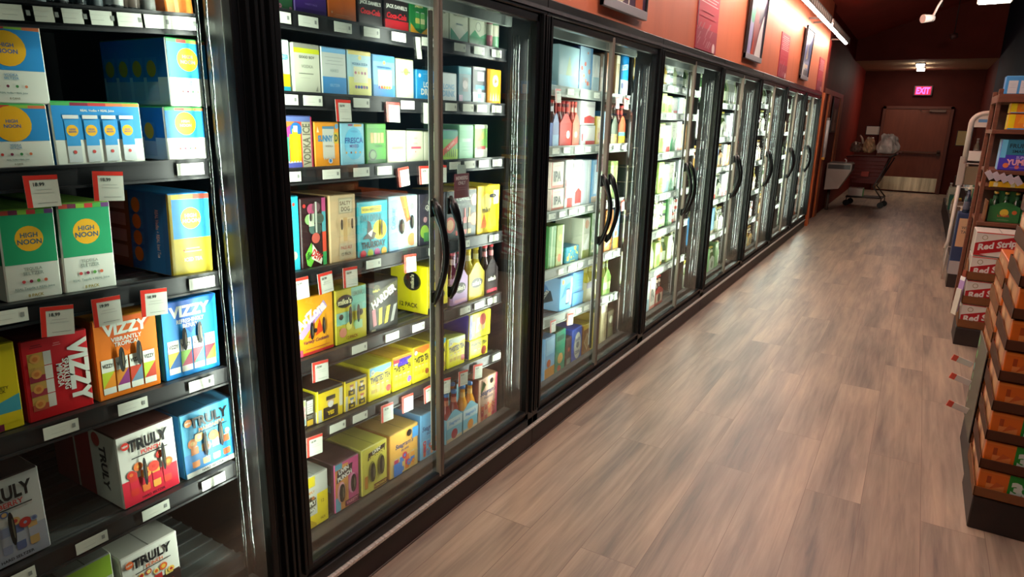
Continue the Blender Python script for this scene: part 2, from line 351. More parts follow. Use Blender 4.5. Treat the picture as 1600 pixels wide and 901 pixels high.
def make_cooler(k):
    y0, y1 = post_y(k - 1), post_y(k); mid = (y0 + y1) / 2; a, c = span(k)
    root = empty('display_cooler', (WALLX, mid, 0))
    desc = {1: 'black-framed glass-door cooler nearest the camera, holding blue and green seltzer cartons',
            2: 'black glass-door cooler second along the aisle, yellow tea cartons on its lower shelves',
            3: 'black glass-door cooler third along the aisle, pale blue carton on its fifth shelf'}.get(k)
    if not desc: desc = 'glass-door cooler full of bottles, %s along the aisle' % COOL[k] if k < 8 else 'glass-door cooler full of bottles, farthest along, against the orange trim'
    tag(root, desc, 'cooler', 'glass door coolers along the left wall')
    T = Vector((-WALLX, -mid, 0))
    def put(b, name, par=root):
        b.v = [(v[0] - WALLX, v[1] - mid, v[2]) for v in b.v]
        return b.build(name, par)
    for yy, s in ((y0, 1), (y1, -1)):       # each unit carries its own half of the post
        lo, hi = (yy, yy + .05) if s == 1 else (yy - .05, yy)
        b = MB(); b.cbox(-1.60, -1.462, lo, hi, .126, 2.03, BLK, .002)
        for dy in (.004, .03): b.cbox(-1.466, -1.446, yy + s * dy - .0 if s == 1 else yy - dy - .01, (yy + dy + .01) if s == 1 else yy - dy, .2, 2.03, BLK, .002)
        put(b, 'frame_post')
        b = MB(); b.box(-1.616, -1.600, min(yy, yy + s * .03), max(yy, yy + s * .03), .2, 2.0, M('26282a', .4)); put(b, 'post_liner')
        b = MB(); b.box(-2.43, -1.64, min(yy, yy + s * .012), max(yy, yy + s * .012), .09, 2.06, INNER); put(b, 'side_panel')  # dark partition added to shade the open gap beside the post
        if s == -1:
            b = MB()
            for q, (xx, yo) in enumerate(((-1.545, -.078), (-1.56, -.098), (-1.53, -.115), (-1.57, -.062))):
                pts = [(xx + .0012 * math.sin(j * 2.3 + q), yy + yo + .001 * math.sin(j * 1.7 + q * 2), .24 + j * .074) for j in range(24)]
                b.tube(pts, .0018 if q % 2 else .003, GLINTM, 6)  # thin shiny tubes added to stand in for reflected streaks
            put(b, 'glint_tubes')
    # header: black cap with a worn grey lip, and inner roof
    b = MB(); b.cbox(-1.60, -1.452, y0, y1, 2.03, 2.098, BLK, .004); b.box(-1.47, -1.447, y0, y1, 2.045, 2.06, M('3c3a3c', .45, noise=.5, scale=12)); put(b, 'header')
    b = MB(); b.box(-2.45, -1.60, y0, y1, 2.06, 2.10, INNER); b.box(-1.622, -1.60, y0 + .05, y1 - .05, 1.985, 2.06, M('7d8480', .4)); put(b, 'inner_roof')
    b = MB(); b.box(-2.46, -2.43, y0, y1, 0, 2.1, INNER); put(b, 'back_panel')
    b = MB(); b.box(-2.45, -1.60, y0, y1, .02, .09, INSIDE); b.box(-1.60, -1.52, y0, y1, .02, .2, INSIDE); put(b, 'inner_floor')
    # sill: kick panel, worn metal strip, black sill with door gasket
    b = MB(); b.box(-1.53, -1.462, y0 + .002, y1 - .002, 0, .112, KICK); b.box(-1.462, -1.458, y0 + .002, y1 - .002, 0, .006, M('6b625c', .5)); put(b, 'kick_panel')
    b = MB(); b.cbox(-1.50, -1.448, y0 + .001, y1 - .001, .112, .126, STEEL, .002); put(b, 'metal_strip')
    b = MB(); b.cbox(-1.56, -1.462, y0, y1, .126, .168, BLK2, .003); b.box(-1.56, -1.475, y0, y1, .168, .2, M('222226', .5, noise=.6, scale=45)); put(b, 'door_sill')
    # two doors
    for s in (0, 1):
        da, dc = (y0 + .052, mid - .002) if s == 0 else (mid + .002, y1 - .052)
        b = MB()
        b.cbox(-1.49, -1.46, da, dc, 1.995, 2.03, BLK, .003); b.cbox(-1.49, -1.462, da, dc, .196, .216, M('17181a', .35), .003)
        if s == 0: b.cbox(-1.49, -1.46, da, da + .022, .2, 2.03, BLK, .003)
        else: b.cbox(-1.49, -1.46, dc - .022, dc, .2, 2.03, BLK, .003)
        dr = put(b, 'door')
        e0, e1 = (dc - .012, dc) if s == 0 else (da, da + .012)
        b = MB(); b.cbox(-1.48, -1.457, e0, e1, .2, 2.02, SILV, .003); b.box(-1.4575, -1.4565, (e0 + e1) / 2 - .0015, (e0 + e1) / 2 + .0015, .2, 2.02, M('5c544c', .5)); put(b, 'edge_strip', dr)
        b = MB(); b.box(-1.478, -1.473, da + .005, dc - .005, .21, 2.0, GLASS); put(b, 'glass_pane', dr)
        hy = mid - .036 if s == 0 else mid + (.066 if k > 1 else .03)
        b = MB(); n = 13; path = []; rr = []
        for j in range(n):
            t = j / (n - 1); path.append((-1.465 + .055 * math.sin(math.pi * t), hy, .925 + .392 * t)); rr.append(.006 + .0075 * math.sin(math.pi * min(1, t * 1.0)) ** .5 if 0 < j < n - 1 else .006)
        rr[-2] = .017; rr[-3] = .0165; rr[1] = .014
        b.tube(path, rr, M('09090a', .3), 10); b.cbox(-1.474, -1.462, hy - .012, hy + .012, .93, .975, M('09090a', .3), .003); b.cbox(-1.474, -1.462, hy - .013, hy + .013, 1.25, 1.312, M('09090a', .3), .003)
        put(b, 'handle', dr)
    # light strips behind the posts and behind the meeting edges of the doors
    lp = LED * {1: .7, 2: 1.0, 3: 1.1}.get(k, 1.35)
    for yy, dirs in ((y0 + .058, (1,)), (y1 - .058, (-1,)), (mid, (1, -1))):
        b = MB(); b.cbox(-1.508, -1.494, yy - .006, yy + .006, .3, 1.95, M('242626', .4), .002); b.box(-1.5115, -1.508, yy - .004, yy + .004, .32, 1.93, M('d8dcd8', .4)); put(b, 'light_strip')
        for sg in dirs:
            if k == 1 and yy < .5: continue
            n_ = Vector((1, -sg * (.4 if yy == mid else .55), 0)).normalized(); u_ = Vector((0, 0, 1))
            ar = area('cooler_strip_light', (-1.515, yy, 1.12), (-1, 0, 0), .012, 1.6, lp * (.36 if yy == mid else 1.05), (.95, 1, .9))
            ar.rotation_euler = Matrix((u_.cross(n_), u_, n_)).transposed().to_euler()
    # shelves with their price rails
    for i in range(len(SHELF[k])):
        za, zb = shelf_z(k, i, a), shelf_z(k, i, c)
        def sk(z0, z1, x0, x1, m, b, dz=0):
            b.add([(x, y, zz + o) for x in (x0, x1) for y, zz in ((a, za), (c, zb)) for o in (z0, z1)],
                  [(0, 1, 3, 2), (4, 6, 7, 5), (0, 4, 5, 1), (2, 3, 7, 6), (0, 2, 6, 4), (1, 5, 7, 3)], m)
        b = MB(); sk(-.012, -.006, -2.3, -1.64, M('3a3d3c', .4), b)
        for j in range(12): sk(-.006, -.001, -2.28 + j * .055, -2.272 + j * .055, M('56595a', .4, metal=.5), b)
        sh = put(b, 'shelf')
        b = MB(); last = i == len(SHELF[k]) - 1
        rm = RAILM if k < 3 else RAILG
        sk(-.044, .004, -1.64, XS - .003, rm, b); sk(-.046, -.040, -1.64, XS + .002, rm, b); sk(.0, .006, -1.64, XS + .001, rm, b)
        put(b, 'price_rail', sh)
    return root
for k in range(1, 9): make_cooler(k)

# ------------------------------------------------------------------ printed cartons
def R(*a): return ('R',) + a
def C(*a): return ('C',) + a
def T(t, u, v, h, c, **kw): return ('T', t, u, v, h, c, kw)
def P(pts, c): return ('P', pts, c)
def LN(*a): return ('L',) + a
def CAN(*a): return ('CAN',) + a
WH = 'dfe4d8'; DK = '1a1a1c'; NV = '1f3a6e'
def cans(u0, u1, v0, v1, n, bodies, bands, hw=None):
    w_ = (u1 - u0) / n; return [CAN(u0 + w_ * (i + .5), v0, v1, hw or w_ * .42, bodies[i % len(bodies)], bands[i % len(bands)]) for i in range(n)]
def noon(sky, low, topc='3fae5a', wh='e3e8dc', dots=('d0453a', '7b2f4a', '3a8a4a', 'd8764a')):
    "carton with a sun disc: front face"
    return [R(0, .42, 1, .96, sky)] + [R(i * .25, .95, i * .25 + .25, 1, c) for i, c in enumerate((topc, dots[0], '8fc24a', dots[3]))] + \
        [C(.5, .70, .27, 'f2b51e'), T('HIGH', .5, .745, .055, '3b62a0', w=.4), T('NOON', .5, .665, .06, '3b62a0', w=.46),
         T('VODKA', .5, .36, .035, '6f9ab8', w=.4), T('SELTZER', .5, .315, .035, '6f9ab8', w=.4)] + [C(.3 + i * .13, .21, .022, d) for i, d in enumerate(dots)] + \
        [T('REAL Vodka + REAL Juice', .5, .12, .03, '6d8f8a', w=.75), T('8 CANS', .5, .05, .028, '8a8a70', w=.3)]
def fruit(cols, v0=.0, v1=.4, n=7, seed=1):
    r = random.Random(seed); o = []
    for i in range(n):
        u = .1 + .8 * (i + .5) / n; v = v0 + (v1 - v0) * r.random(); o.append(C(u, v, .05 + .05 * r.random(), cols[i % len(cols)]))
        o.append(C(u, v, .025 + .02 * r.random(), cols[(i + 1) % len(cols)]))
    return o
def truly(bgc, low, acc, word, seed):
    return [R(0, 0, 1, .36, low), R(0, 0, 1, .07, low), T('HARD SELTZER', .52, .05, .035, DK, w=.6)] + \
        [CAN(.2 + i * .2, .12, .46, .07, acc[i % len(acc)], low) for i in range(4)] + fruit(acc, .38, .6, 6, seed) + \
        [T('TRULY', .52, .83, .17, DK, w=.72, b=.04), T(word, .55, .70, .06, acc[0], w=.5), R(.2, .645, .85, .66, DK), C(.12, .86, .07, acc[0]), T('NEW', .12, .86, .03, WH, w=.1)]
def vizzy(bgc, dk, word1, word2, tri):
    o = [P([(0, 1), (1, 1), (.5, .55)], dk), T('VIZZY', .5, .86, .15, WH, w=.82, b=.05), T(word1, .5, .73, .055, WH, w=.5), T(word2, .5, .665, .055, WH, w=.42)]
    for i in range(4):
        u = .16 + .225 * i; o += [R(u - .1, .06, u + .1, .5, 'dfe3d6'), R(u - .1, .14, u + .1, .34, tri[i * 2 % len(tri)]), P([(u - .1, .14), (u + .1, .14), (u + .1, .34)], tri[(i * 2 + 1) % len(tri)]), T('VIZZY', u, .42, .05, '3a3a3a', w=.17)]
    return o
def face_portrait(u, v, w_, h_, coat, cap, letter='TEA'):
    return [R(u - w_ / 2, v - h_ / 2, u + w_ / 2, v + h_ / 2, 'efd21e'), R(u - w_ * .42, v - h_ / 2, u + w_ * .42, v - h_ * .05, DK),
            ('C', u, v + h_ * .1, w_ * .2, 'd8b48a'), ('C', u, v + h_ * .03, w_ * .15, 'e8e6de'), R(u - w_ * .26, v + h_ * .2, u + w_ * .26, v + h_ * .36, cap),
            T(letter, u, v - h_ * .3, h_ * .16, 'f0cf1a', w=w_ * .7, b=.05)]
def twist(top, word='HARD ICED TEA', fruitc='c0392b', sun=None):
    o = [R(0, .74, 1, 1, top), P([(0, .74), (.3, .86), (.6, .78), (1, .88), (1, .6), (0, .6)], 'f2e01c'), T('TWISTED TEA', .5, .64, .2, DK, w=.94, r=3, b=.06)]
    o += [('CAN', .16 + .22 * i, .1, .46, .085, 'f4e640', 'c9a820') for i in range(4)]
    o += [C(.88, .22, .12, fruitc), C(.12, .86, .09, WH), T('12', .12, .86, .06, DK), T(word, .5, .5, .045, 'b0521c', w=.6)]
    if sun: o += [P([(.2, .72), (.3, 1), (.4, .8), (.5, 1), (.6, .8), (.7, 1), (.8, .72)], sun)]
    return o
def sea(bgc, word, cols, seed):
    return [R(0, 0, 1, .42, cols[1]), T("Seagram's", .5, .66, .15, NV, w=.86, sh=.2), T(word, .52, .54, .05, NV, w=.5)] + \
        [CAN(.2 + .2 * i, .04, .4, .075, cols[(i + 2) % len(cols)], cols[i % len(cols)]) for i in range(4)] + fruit(cols, .1, .42, 5, seed) + [C(.66, .88, .09, DK)]
# name: (body, side, top, front art, side art, dark grip windows as (u, v, half width, half height))
S = {
 'noon_tall': ('e3e8dc', '2f8fd0', '3fae5a', noon('2c8fd2', 0), [R(0, .42, 1, 1, '2479b8'), R(0, 0, 1, .42, 'cfd8d0')] + sum([[R(u - .085, .06, u + .085, .72, 'b9c2c2'), R(u - .085, .35, u + .085, .72, '3c8ac0'), C(u, .55, .07, 'dca425')] for u in (.12, .34, .56, .78)], []), ()),  # side art repeats the print in dimmer tones, shade put into the colours
 'noon_var': ('e0e6da', '2479b8', '3fae5a', [R(0, .4, 1, .96, '2c8fd2')] + [R(i * .2, .95, i * .2 + .2, 1, c) for i, c in enumerate(('54b060', '8a2a44', 'c43b3b', 'd8764a', 'e08a3a'))] +
              [T('REAL Vodka + REAL Juice', .5, .87, .05, WH, w=.5)] + sum([[R(u - .075, .03, u + .075, .72, 'c9d2d2'), R(u - .075, .3, u + .075, .72, '3c9ad6'), R(u - .085, .74, u + .085, .8, 'd8dcd8'), C(u, .55, .065, 'eeb425'), T('HIGH', u, .57, .03, '3b62a0', w=.07), T('NOON', u, .53, .03, '3b62a0', w=.08), C(u, .2, .02, 'c9504a')] for u in (.19, .4, .61, .82)], []), (), ()),
 'noon_green': ('dfe4d8', '9a2f36', '8fc24a', [R(0, .4, 1, .95, '27a06a'), C(.5, .68, .27, 'f0b323'), T('HIGH', .5, .72, .055, '2f5e78', w=.4), T('NOON', .5, .645, .06, '2f5e78', w=.46)] + [R(i / 6, .95, i / 6 + .167, 1, c) for i, c in enumerate(('c94a3a', '7a2c4c', '8ec23c', 'cf3b3b', '4fae4a', '6d3f7a'))] +
               [T('TEQUILA', .5, .34, .04, '9aa69a', w=.42), T('SELTZER', .5, .29, .04, '9aa69a', w=.42)] + [C(.3 + i * .14, .2, .035, c) for i, c in enumerate(('cc4646', '8a2244', '5aa04a', 'd86a4a'))] + [T('REAL Tequila + REAL Juice', .5, .12, .035, '8fa49a', w=.82), T('8 PACK', .5, .04, .035, 'a0902e', w=.4)], [R(0, .0, 1, .4, 'cfd4c8'), R(0, .4, 1, 1, '1e8256')], ()),
 'noon_gold': ('b7a52e', '2a86c6', '2f8fd0', [R(.0, .45, 1, .94, '2c8fd2'), R(0, .94, .25, 1, 'd8c440'), R(.25, .94, .6, 1, 'd9873a'), R(.6, .94, 1, 1, 'c94a3a'), R(0, 0, .07, 1, '9d8c26'), C(.52, .7, .25, 'f0b323'), T('HIGH', .52, .735, .05, '3b62a0', w=.36), T('NOON', .52, .67, .055, '3b62a0', w=.42), LN(.3, .75, .26, .34, 2, 'cfc690'), T('ICED TEA', .52, .18, .05, 'e6e0b0', w=.45), C(.3, .3, .02, 'c94a3a'), C(.7, .3, .02, 'c94a3a')],
               [R(.68, 0, .92, 1, '2f92d4'), T('REAL Vodka + REAL Iced Tea', .84, .5, .07, WH, r=-90, w=.6), R(.0, 0, .4, 1, '857a34')] + [R(.42, .12 + i * .21, .62, .28 + i * .21, '3c9ad6') for i in range(4)] + [C(.52, .2 + i * .21, .07, 'caa02c') for i in range(4)] + [R(.05, .12 + i * .21, .34, .28 + i * .21, 'b8bda0') for i in range(4)], ()),
 'yellow_blue': ('f0dc20', 'd8c41c', 'e8d41e', [R(0, 0, .6, .22, '8a2a4a'), P([(0, .25), (1, .4), (1, .2), (0, .1)], '4db4c8'), R(.3, .08, 1, .2, 'f0dc20'), T('VARIETY', .6, .5, .035, '7a701a', w=.4), T('PACK', .6, .46, .035, '7a701a', w=.3), C(.35, .85, .1, DK)], (), ()),
 'vizzy_red': ('c4161e', '8e1016', '7e2018', [P([(0, .72), (1, .45), (1, 1), (0, 1)], 'd02028'), R(.06, .12, .3, .84, 'c8a050')] + [R(.3, .13 + i * .18, .42, .3 + i * .18, 'dcd8cc') for i in range(4)] + [R(.06, .12 + i * .18, .3, .2 + i * .18, c) for i, c in enumerate(('b8503a', 'a83a48', '9a3040', 'cfa84a'))] + [C(.17, .2 + i * .19, .08, 'e0a050') for i in range(4)] + [C(.17, .2 + i * .19, .04, 'd07a3a') for i in range(4)] +
               [T('VIZZY', .84, .5, .24, WH, r=-90, w=.84, b=.05), T('SPARKLING', .62, .5, .07, WH, r=-90, w=.4), T('MIMOSA', .52, .5, .07, WH, r=-90, w=.3), LN(.1, .3, .9, .95, 2, '7e1418'), LN(.45, .58, .88, .93, 2, 'e08080')], (), ()),
 'vizzy_orange': ('ee7d1e', 'e08a28', 'e8952c', vizzy('ee7d1e', 'd8601c', 'VIBRANTLY', 'TROPICAL', ('b8c832', 'e8922c', 'd8882c', '8a3a7a', 'c8452c', '6a8aa0', 'b8d040', 'c84430')), (), ((.38, .47, .055, .16), (.66, .5, .055, .16))),
 'vizzy_blue': ('1f8ede', '1a6fc0', '2a7ac8', vizzy('1f8ede', '1a64c4', 'REFRESHINGLY', 'BERRY', ('d8b840', '1f5a9a', '8ac04a', 'a83050', 'c8384a', '4aa080', 'b83040', 'd8a83a')), (), ((.36, .5, .05, .15), (.64, .54, .05, .15))),
 'truly_white': ('dcdcd2', 'cfcfc6', '5a3430', truly('', 'd8283e', ('d6362c', 'e87a3a', 'f0a84a', 'e04a3a'), 'PUNCH', 3), [R(0, 0, .35, 1, '7e1c20'), R(.38, 0, .62, 1, '9a2428'), T('TRULY', .8, .5, .16, DK, r=-90, w=.7, b=.04), C(.72, .88, .06, 'b03028')], ((.4, .42, .04, .2), (.74, .52, .04, .2))),
 'truly_blue': ('3a9ec8', '1f6ea8', '2a5a78', truly('', '2a80c0', ('d88a4a', 'e8c07a', 'e0a0a0', 'd8623a'), 'MARGARITA', 5) + [R(0, 0, 1, .08, 'c8ccc4'), T('HARD SELTZER', .5, .04, .04, DK, w=.5)], [T('TRULY', .6, .5, .2, DK, r=-90, w=.7)], ((.4, .45, .04, .2), (.7, .5, .04, .2))),
 'truly_berry': ('c8ccc8', 'b8bab2', '6a5a56', truly('', 'a8aebc', ('b8322c', '8a94b0', '5a6a98', 'c8a468'), 'BERRY', 8), (), ((.5, .42, .05, .2),)),
 'truly_top': ('d8d8ce', 'cfcfc6', 'b8b4aa', truly('', '4a2a22', ('d8622c', 'e8b84a', 'b8302c', 'e8d078'), 'PUNCH', 9) + [R(.1, .0, 1, .35, '2e1c1a'), T('LEMONADE', .5, .2, .1, 'c8323a', w=.7, sh=.2)], (), ()),
 'green_white': ('c2ccb4', 'aab49c', '9a9e94', [R(0, .72, 1, 1, '9ac238'), LN(.1, .9, .2, .6, 4, '6a8ab0')], (), ()),
 'floral': ('2f5a3a', '24452c', '24452c', fruit(('6a9a5a', 'a85a7a', '3a6a3a'), .1, .9, 8, 2), (), ()),
 'purple': ('4b2a82', '38206a', '38206a', [R(0, 0, 1, .2, '3c2170'), T('VARIETY PACK', .5, .35, .06, '8a70c0', w=.6)], (), ()),
 'orange_plain': ('e8701a', 'c05c14', 'c05c14', [LN(.15, .85, .1, .2, 2, 'f0a060'), C(.1, .22, .03, 'f0b080')], (), ()),
 'cola_black': ('2a2224', '201a1c', '201a1c', [T("JACK DANIEL'S", .5, .66, .14, WH, w=.9, b=.04), T('Coca-Cola', .5, .42, .17, 'c8202a', w=.86, sh=.25, b=.05), R(0, 0, 1, .14, '3a3032')], (), ()),
 'cola_red': ('2a2224', '201a1c', '201a1c', [R(0, 0, 1, .3, 'c0202a'), T("JACK DANIEL'S", .5, .66, .14, WH, w=.9, b=.04), T('Coca-Cola', .5, .42, .17, 'c8202a', w=.86, sh=.25, b=.05)], (), ()),
 'green_whisky': ('1f7a3c', '166030', '166030', [T('JAMESON', .5, .76, .08, 'e8dca0', w=.8), P([(0, 0), (0, .3), (.3, .12), (.6, .05), (1, .25), (1, 0)], 'e0a020'), CAN(.4, .18, .62, .12, '3a9a50', 'c8c060'), CAN(.7, .18, .62, .12, '6ab060', 'd8d8a0')], (), ()),
 'cut_white': ('d8ddc8', 'b8bca8', 'b8bca8', [T('CUTWATER', .5, .84, .09, '5a6058', w=.85), P([(0, 0), (0, .42), (.5, .12), (1, .42), (1, 0)], '3f9a7c'), P([(.12, .35), (.5, .1), (.88, .35), (.5, .6)], 'e4e8da'), T('MARGARITA', .5, .56, .05, '4a6a90', w=.6)], (), ()),
 'cut_white2': ('d8ddc8', 'b8bca8', 'b8bca8', [T('CUTWATER', .5, .84, .09, '5a6058', w=.85), P([(0, 0), (0, .35), (.4, .3), (.7, 0)], '8a9a5c'), ('C', .5, .5, .16, 'c0c4b4')], (), ()),
 'cut_green': ('cfd6c0', 'b0b4a0', 'b0b4a0', [R(0, 0, 1, .28, '2a8a54'), P([(0, .28), (.3, .5), (.6, .3), (1, .46), (1, .28)], '52a878'), C(.5, .62, .16, 'aab0a4'), C(.5, .62, .12, 'd4dac8'), LN(.2, .8, .8, .92, 2, '8a9080')], (), ()),
 'beach': ('d6e2e0', 'c0ccc8', 'c0ccc8', [R(0, .9, .5, 1, '28a0b8'), T('SELTZER', .5, .68, .1, '2a9aac', w=.9), R(0, .1, 1, .35, 'f0c818'), R(0, 0, 1, .1, '2fa8c0')], (), ()),
 'goodboy': ('d3d7c0', 'e4eed4', 'b4b6a8', [R(0, .92, 1, 1, '9a9a8c'), R(0, .82, 1, .92, 'd4dc28'), T('GOOD BOY', .5, .74, .06, '70766c', w=.62), T('VODKA', .5, .55, .07, 'a8ac9c', w=.5), LN(.15, .75, .36, .44, 1, '5a5e54'), LN(.2, .6, .28, .34, 1, 'c0c4b0'), P([(.8, .04), (.9, .04), (.88, .16), (.84, .1)], '9a9e8c')], (), ()),
 'sky_low': ('ccd4cc', '9ab0c0', '8ab4d8', [R(0, .9, 1, 1, '7ab8e4'), LN(.1, .9, .62, .84, 3, 'aab2ac'), T('HARD', .5, .52, .07, 'a8b4b0', w=.5), R(0, 0, 1, .38, '3f92d2'), T('SELTZER', .5, .2, .06, '8abce4', w=.6)], (), ()),
 'sand': ('a8d0d8', '8ab0b8', 'd8c870', [R(0, .92, 1, 1, 'd8c870'), R(0, 0, 1, .42, 'd8d878'), R(.22, .3, .85, .66, 'd4d4b0'), T('VODKA SODA', .5, .72, .06, '3a6a90', w=.85), C(.5, .86, .07, 'd8c860')] + [C(.3 + .14 * i, .52, .045, c) for i, c in enumerate(('b86a80', 'c8b070', 'a86a8a', '9a4a6a'))] + [C(.3 + .12 * i, .2, .05, c) for i, c in enumerate(('8a6a9a', '4a6ab0', '3a5aa8', 'b07a9a', '5a4a80'))], (), ()),
 'sea_blue': ('7ab0d4', '5a8ab0', '5a98d0', [R(0, .86, 1, 1, '4f98d8'), R(0, 0, 1, .3, '4a88c0'), R(.2, .22, .85, .66, 'cfd0b0'), T('VODKA SODA', .5, .72, .06, '2a5a90', w=.85), C(.5, .84, .06, 'd8c860')] + [C(.25 + .12 * i, .24, .05, c) for i, c in enumerate(('3a5aa8', 'c83a2a', 'e07a2a', 'e8a02a', 'e08830'))], (), ()),
 'lemon_white': ('cdd2bc', 'b4b8a2', 'd4d48a', [C(.55, .7, .14, 'd8dc58'), T('Sunshine', .5, .7, .09, '6a7264', w=.8, sh=.2), LN(.15, .7, .48, .56, 1, 'a4aa9a')], (), ()),
 'long_blue': ('1c92d2', '1476ac', '1476ac', [T('LONG', .62, .52, .2, WH, w=.62, b=.04), T('DRINK', .58, .27, .22, WH, w=.8, b=.04), LN(.3, .95, .84, .92, 1, '8ac8ec'), C(.14, .82, .06, 'd0e4ee')], (), ()),
 'long_white': ('cfd8dc', 'b0b8bc', 'b0b8bc', [T('LONG', .5, .52, .2, '8ab4d4', w=.7, b=.04), T('DRINK', .5, .27, .22, '8ab4d4', w=.8, b=.04)], (), ()),
 'teal_cans': ('1e5a6c', '143c48', '143c48', [R(0, .8, 1, 1, '2a8a9c'), R(.3, .3, .75, .7, '4a4a50'), C(.5, .5, .2, 'a89a9c'), R(0, 0, .3, .2, 'b898b8')], (), ()),
 'navy_white': ('1a2230', '12161e', 'd8dcd8', [R(.1, .94, 1, 1, WH), R(.35, .62, .85, .88, 'cfd8d8'), R(.2, .38, .9, .5, '2f9ac0'), R(0, 0, 1, .3, 'cfdcd6'), CAN(.5, .02, .4, .14, 'a8c8cc', '3a8aa8')], (), ()),
 'amber': ('eda024', 'c88218', 'e89a20', [C(.6, .68, .24, 'ecd89a'), P([(.5, .6), (.75, .66), (.55, .76)], '7a5a30')] + [P([(.15 + .2 * i, .08), (.31 + .2 * i, .08), (.23 + .2 * i, .34)], 'f4dcae') for i in range(4)], (), ()),
 'rainbow': ('e0584c', '8a5cb0', '6e7ac8', [R(0, .9, 1, 1, '6f84c8'), R(0, .8, .4, .9, 'e08a40'), R(0, 0, .62, .1, '5a62b8'), C(.3, .68, .2, 'b8449a'), C(.45, .74, .2, '2f74c0'), R(.08, .12, .2, .6, '4ab08a'), R(.22, .12, .6, .66, 'f0b818'), R(.32, .12, .5, .76, 'f4e024'), R(.36, .7, .5, .82, 'e0e8ea'), R(.02, .66, .12, .78, 'e8e4e0'), R(.64, 0, .95, .9, 'b8b49a'), T('VODKA ICE', .8, .45, .2, '6e6c58', r=90, w=.82, b=.03), R(.95, 0, 1, 1, 'c03a5a')] + [P([(.1 * i, .1), (.1 * i + .1, .1), (.1 * i + .05, .14)], WH) for i in range(6)], (), ()),
 'sunny': ('f09c20', 'd0801c', 'f0a030', [R(.3, .2, .8, .9, 'c8ccc0'), R(.3, .86, .8, .92, '5a8aa8'), T('SUNNY', .42, .64, .15, '3f86b4', w=.62, b=.05), R(.78, .52, .98, .78, 'd8b82a'), T('D', .88, .65, .17, '3a5a3a', w=.14, b=.05), T('VODKA', .56, .46, .05, '8a8e84', w=.35), C(.6, .12, .09, 'e4e8ea'), C(.6, .12, .055, '3a86c8'), P([(.05, .78), (.16, .78), (.1, .92)], 'f4dca8'), C(.9, .92, .08, '6aa0c8')] + [P([(.3 + .07 * i, .2), (.37 + .07 * i, .2), (.335 + .07 * i, .14)], 'c8ccc0') for i in range(7)], (), ()),
 'fresca': ('8ccbe0', '6aa4bc', '9acadc', [('E', .55, .52, .42, '5bbfe4', .4), R(.3, .95, .5, 1, '8a4a70'), R(.55, .94, .9, 1, 'd8a83a'), T('FRESCA', .55, .6, .14, '1e5aa0', w=.86, b=.03), T('MIXED', .55, .46, .08, '1e5aa0', w=.5)] + [C(.2 + .2 * i, .3, .035, c) for i, c in enumerate(('e0a040', '6a3a3a', 'e0b050', 'd8b060'))] + [T('VODKA', .55, .82, .05, '4a9ac4', w=.4)], (), ()),
 'lime': ('4f9a3c', '376e2a', '5aa040', [R(0, .9, 1, 1, '5fb04a'), R(0, 0, 1, .1, '2a5a28')] + [R(.18 + .18 * i, .52, .33 + .18 * i, .78, c) for i, c in enumerate(('c8a860', 'd8d090', 'b8c880', 'd0b070'))] + [C(.28, .22, .2, '1e3020'), C(.28, .22, .15, '7a9a6a'), T('VODKA', .6, .44, .06, '24401e', w=.5)], (), ()),
 'cream_o': ('cfd2b8', 'b0b49c', 'b4b89e', [T('HIGH', .5, .78, .06, '8e9480', w=.5), T('SODA', .5, .6, .06, '8e9480', w=.5), R(.2, .42, .85, .5, 'e8a078'), C(.5, .32, .03, 'c88a60')], (), ()),
 'cream_r': ('cfd2b8', 'b0b49c', 'b4b89e', [T('HIGH', .5, .78, .06, '8e9480', w=.5), T('SODA', .5, .6, .06, '8e9480', w=.5), R(.2, .42, .85, .5, 'c8546a'), C(.5, .32, .03, 'c85a60')], (), ()),
 'cream_g': ('cfd2b8', 'b0b49c', 'b4b89e', [T('HIGH', .5, .78, .06, '8e9480', w=.5), T('SODA', .5, .6, .06, '8e9480', w=.5), R(.2, .42, .85, .5, 'b4bc80'), C(.5, .32, .03, '8a9a60')], (), ()),
 'banner': ('6aa85a', '4a8040', '8a9ab0', [R(0, .7, 1, 1, '3a8a78'), R(0, 0, 1, .35, '9ac43c'), P([(0, .36), (1, .82), (1, .58), (0, .12)], 'c8382c'), T('PLAYERS', .5, .47, .1, 'e8b8a8', r=33, w=.9)] + [R(.1 + .14 * i, .08, .14 + .14 * i, .34, '2a4a28') for i in range(6)], (), ()),
 'mint': ('86c49c', '68a080', '9ad0ac', [R(0, .6, 1, .85, '78b890'), R(.2, .5, .8, .6, 'a8d4b4'), LN(.2, .8, .2, .4, 2, '5aa07a')], (), ()),
 'melon': ('86cc5a', '68a048', 'e0ead0', [R(0, .9, 1, 1, 'e0ead0'), R(0, 0, 1, .3, 'e6e8dc'), R(.15, .26, .85, .36, 'd0504a'), P([(.2, .5), (.8, .6), (.7, .86), (.4, .66)], 'a8b048')], (), ()),
 'aqua_slim': ('2fb0c4', '2490a4', '2490a4', [P([(0, .6), (.5, .7), (.2, .9), (0, .85)], '7ac8d0'), C(.6, .9, .12, 'd84a3a'), C(.5, .2, .3, 'b8c8a0')], (), ()),
 'dew': ('2c1618', '3a1e20', '3a1e20', [R(.84, .5, 1, .8, '4aa0a8'), R(.84, .8, 1, 1, 'b84a7a'), R(.84, .2, 1, .5, 'd84a30'), R(.84, .0, 1, .2, '3aa05a')] + [C(u, v, .17, c) for u, v, c in ((.3, .7, '8ab070'), (.55, .72, '5a7060'), (.75, .7, '4a5648'), (.4, .85, 'a84a6a'), (.6, .87, '6a4a50'), (.45, .56, '4a6a62'), (.65, .55, '3a4a42'), (.55, .42, 'c0584a'))] +
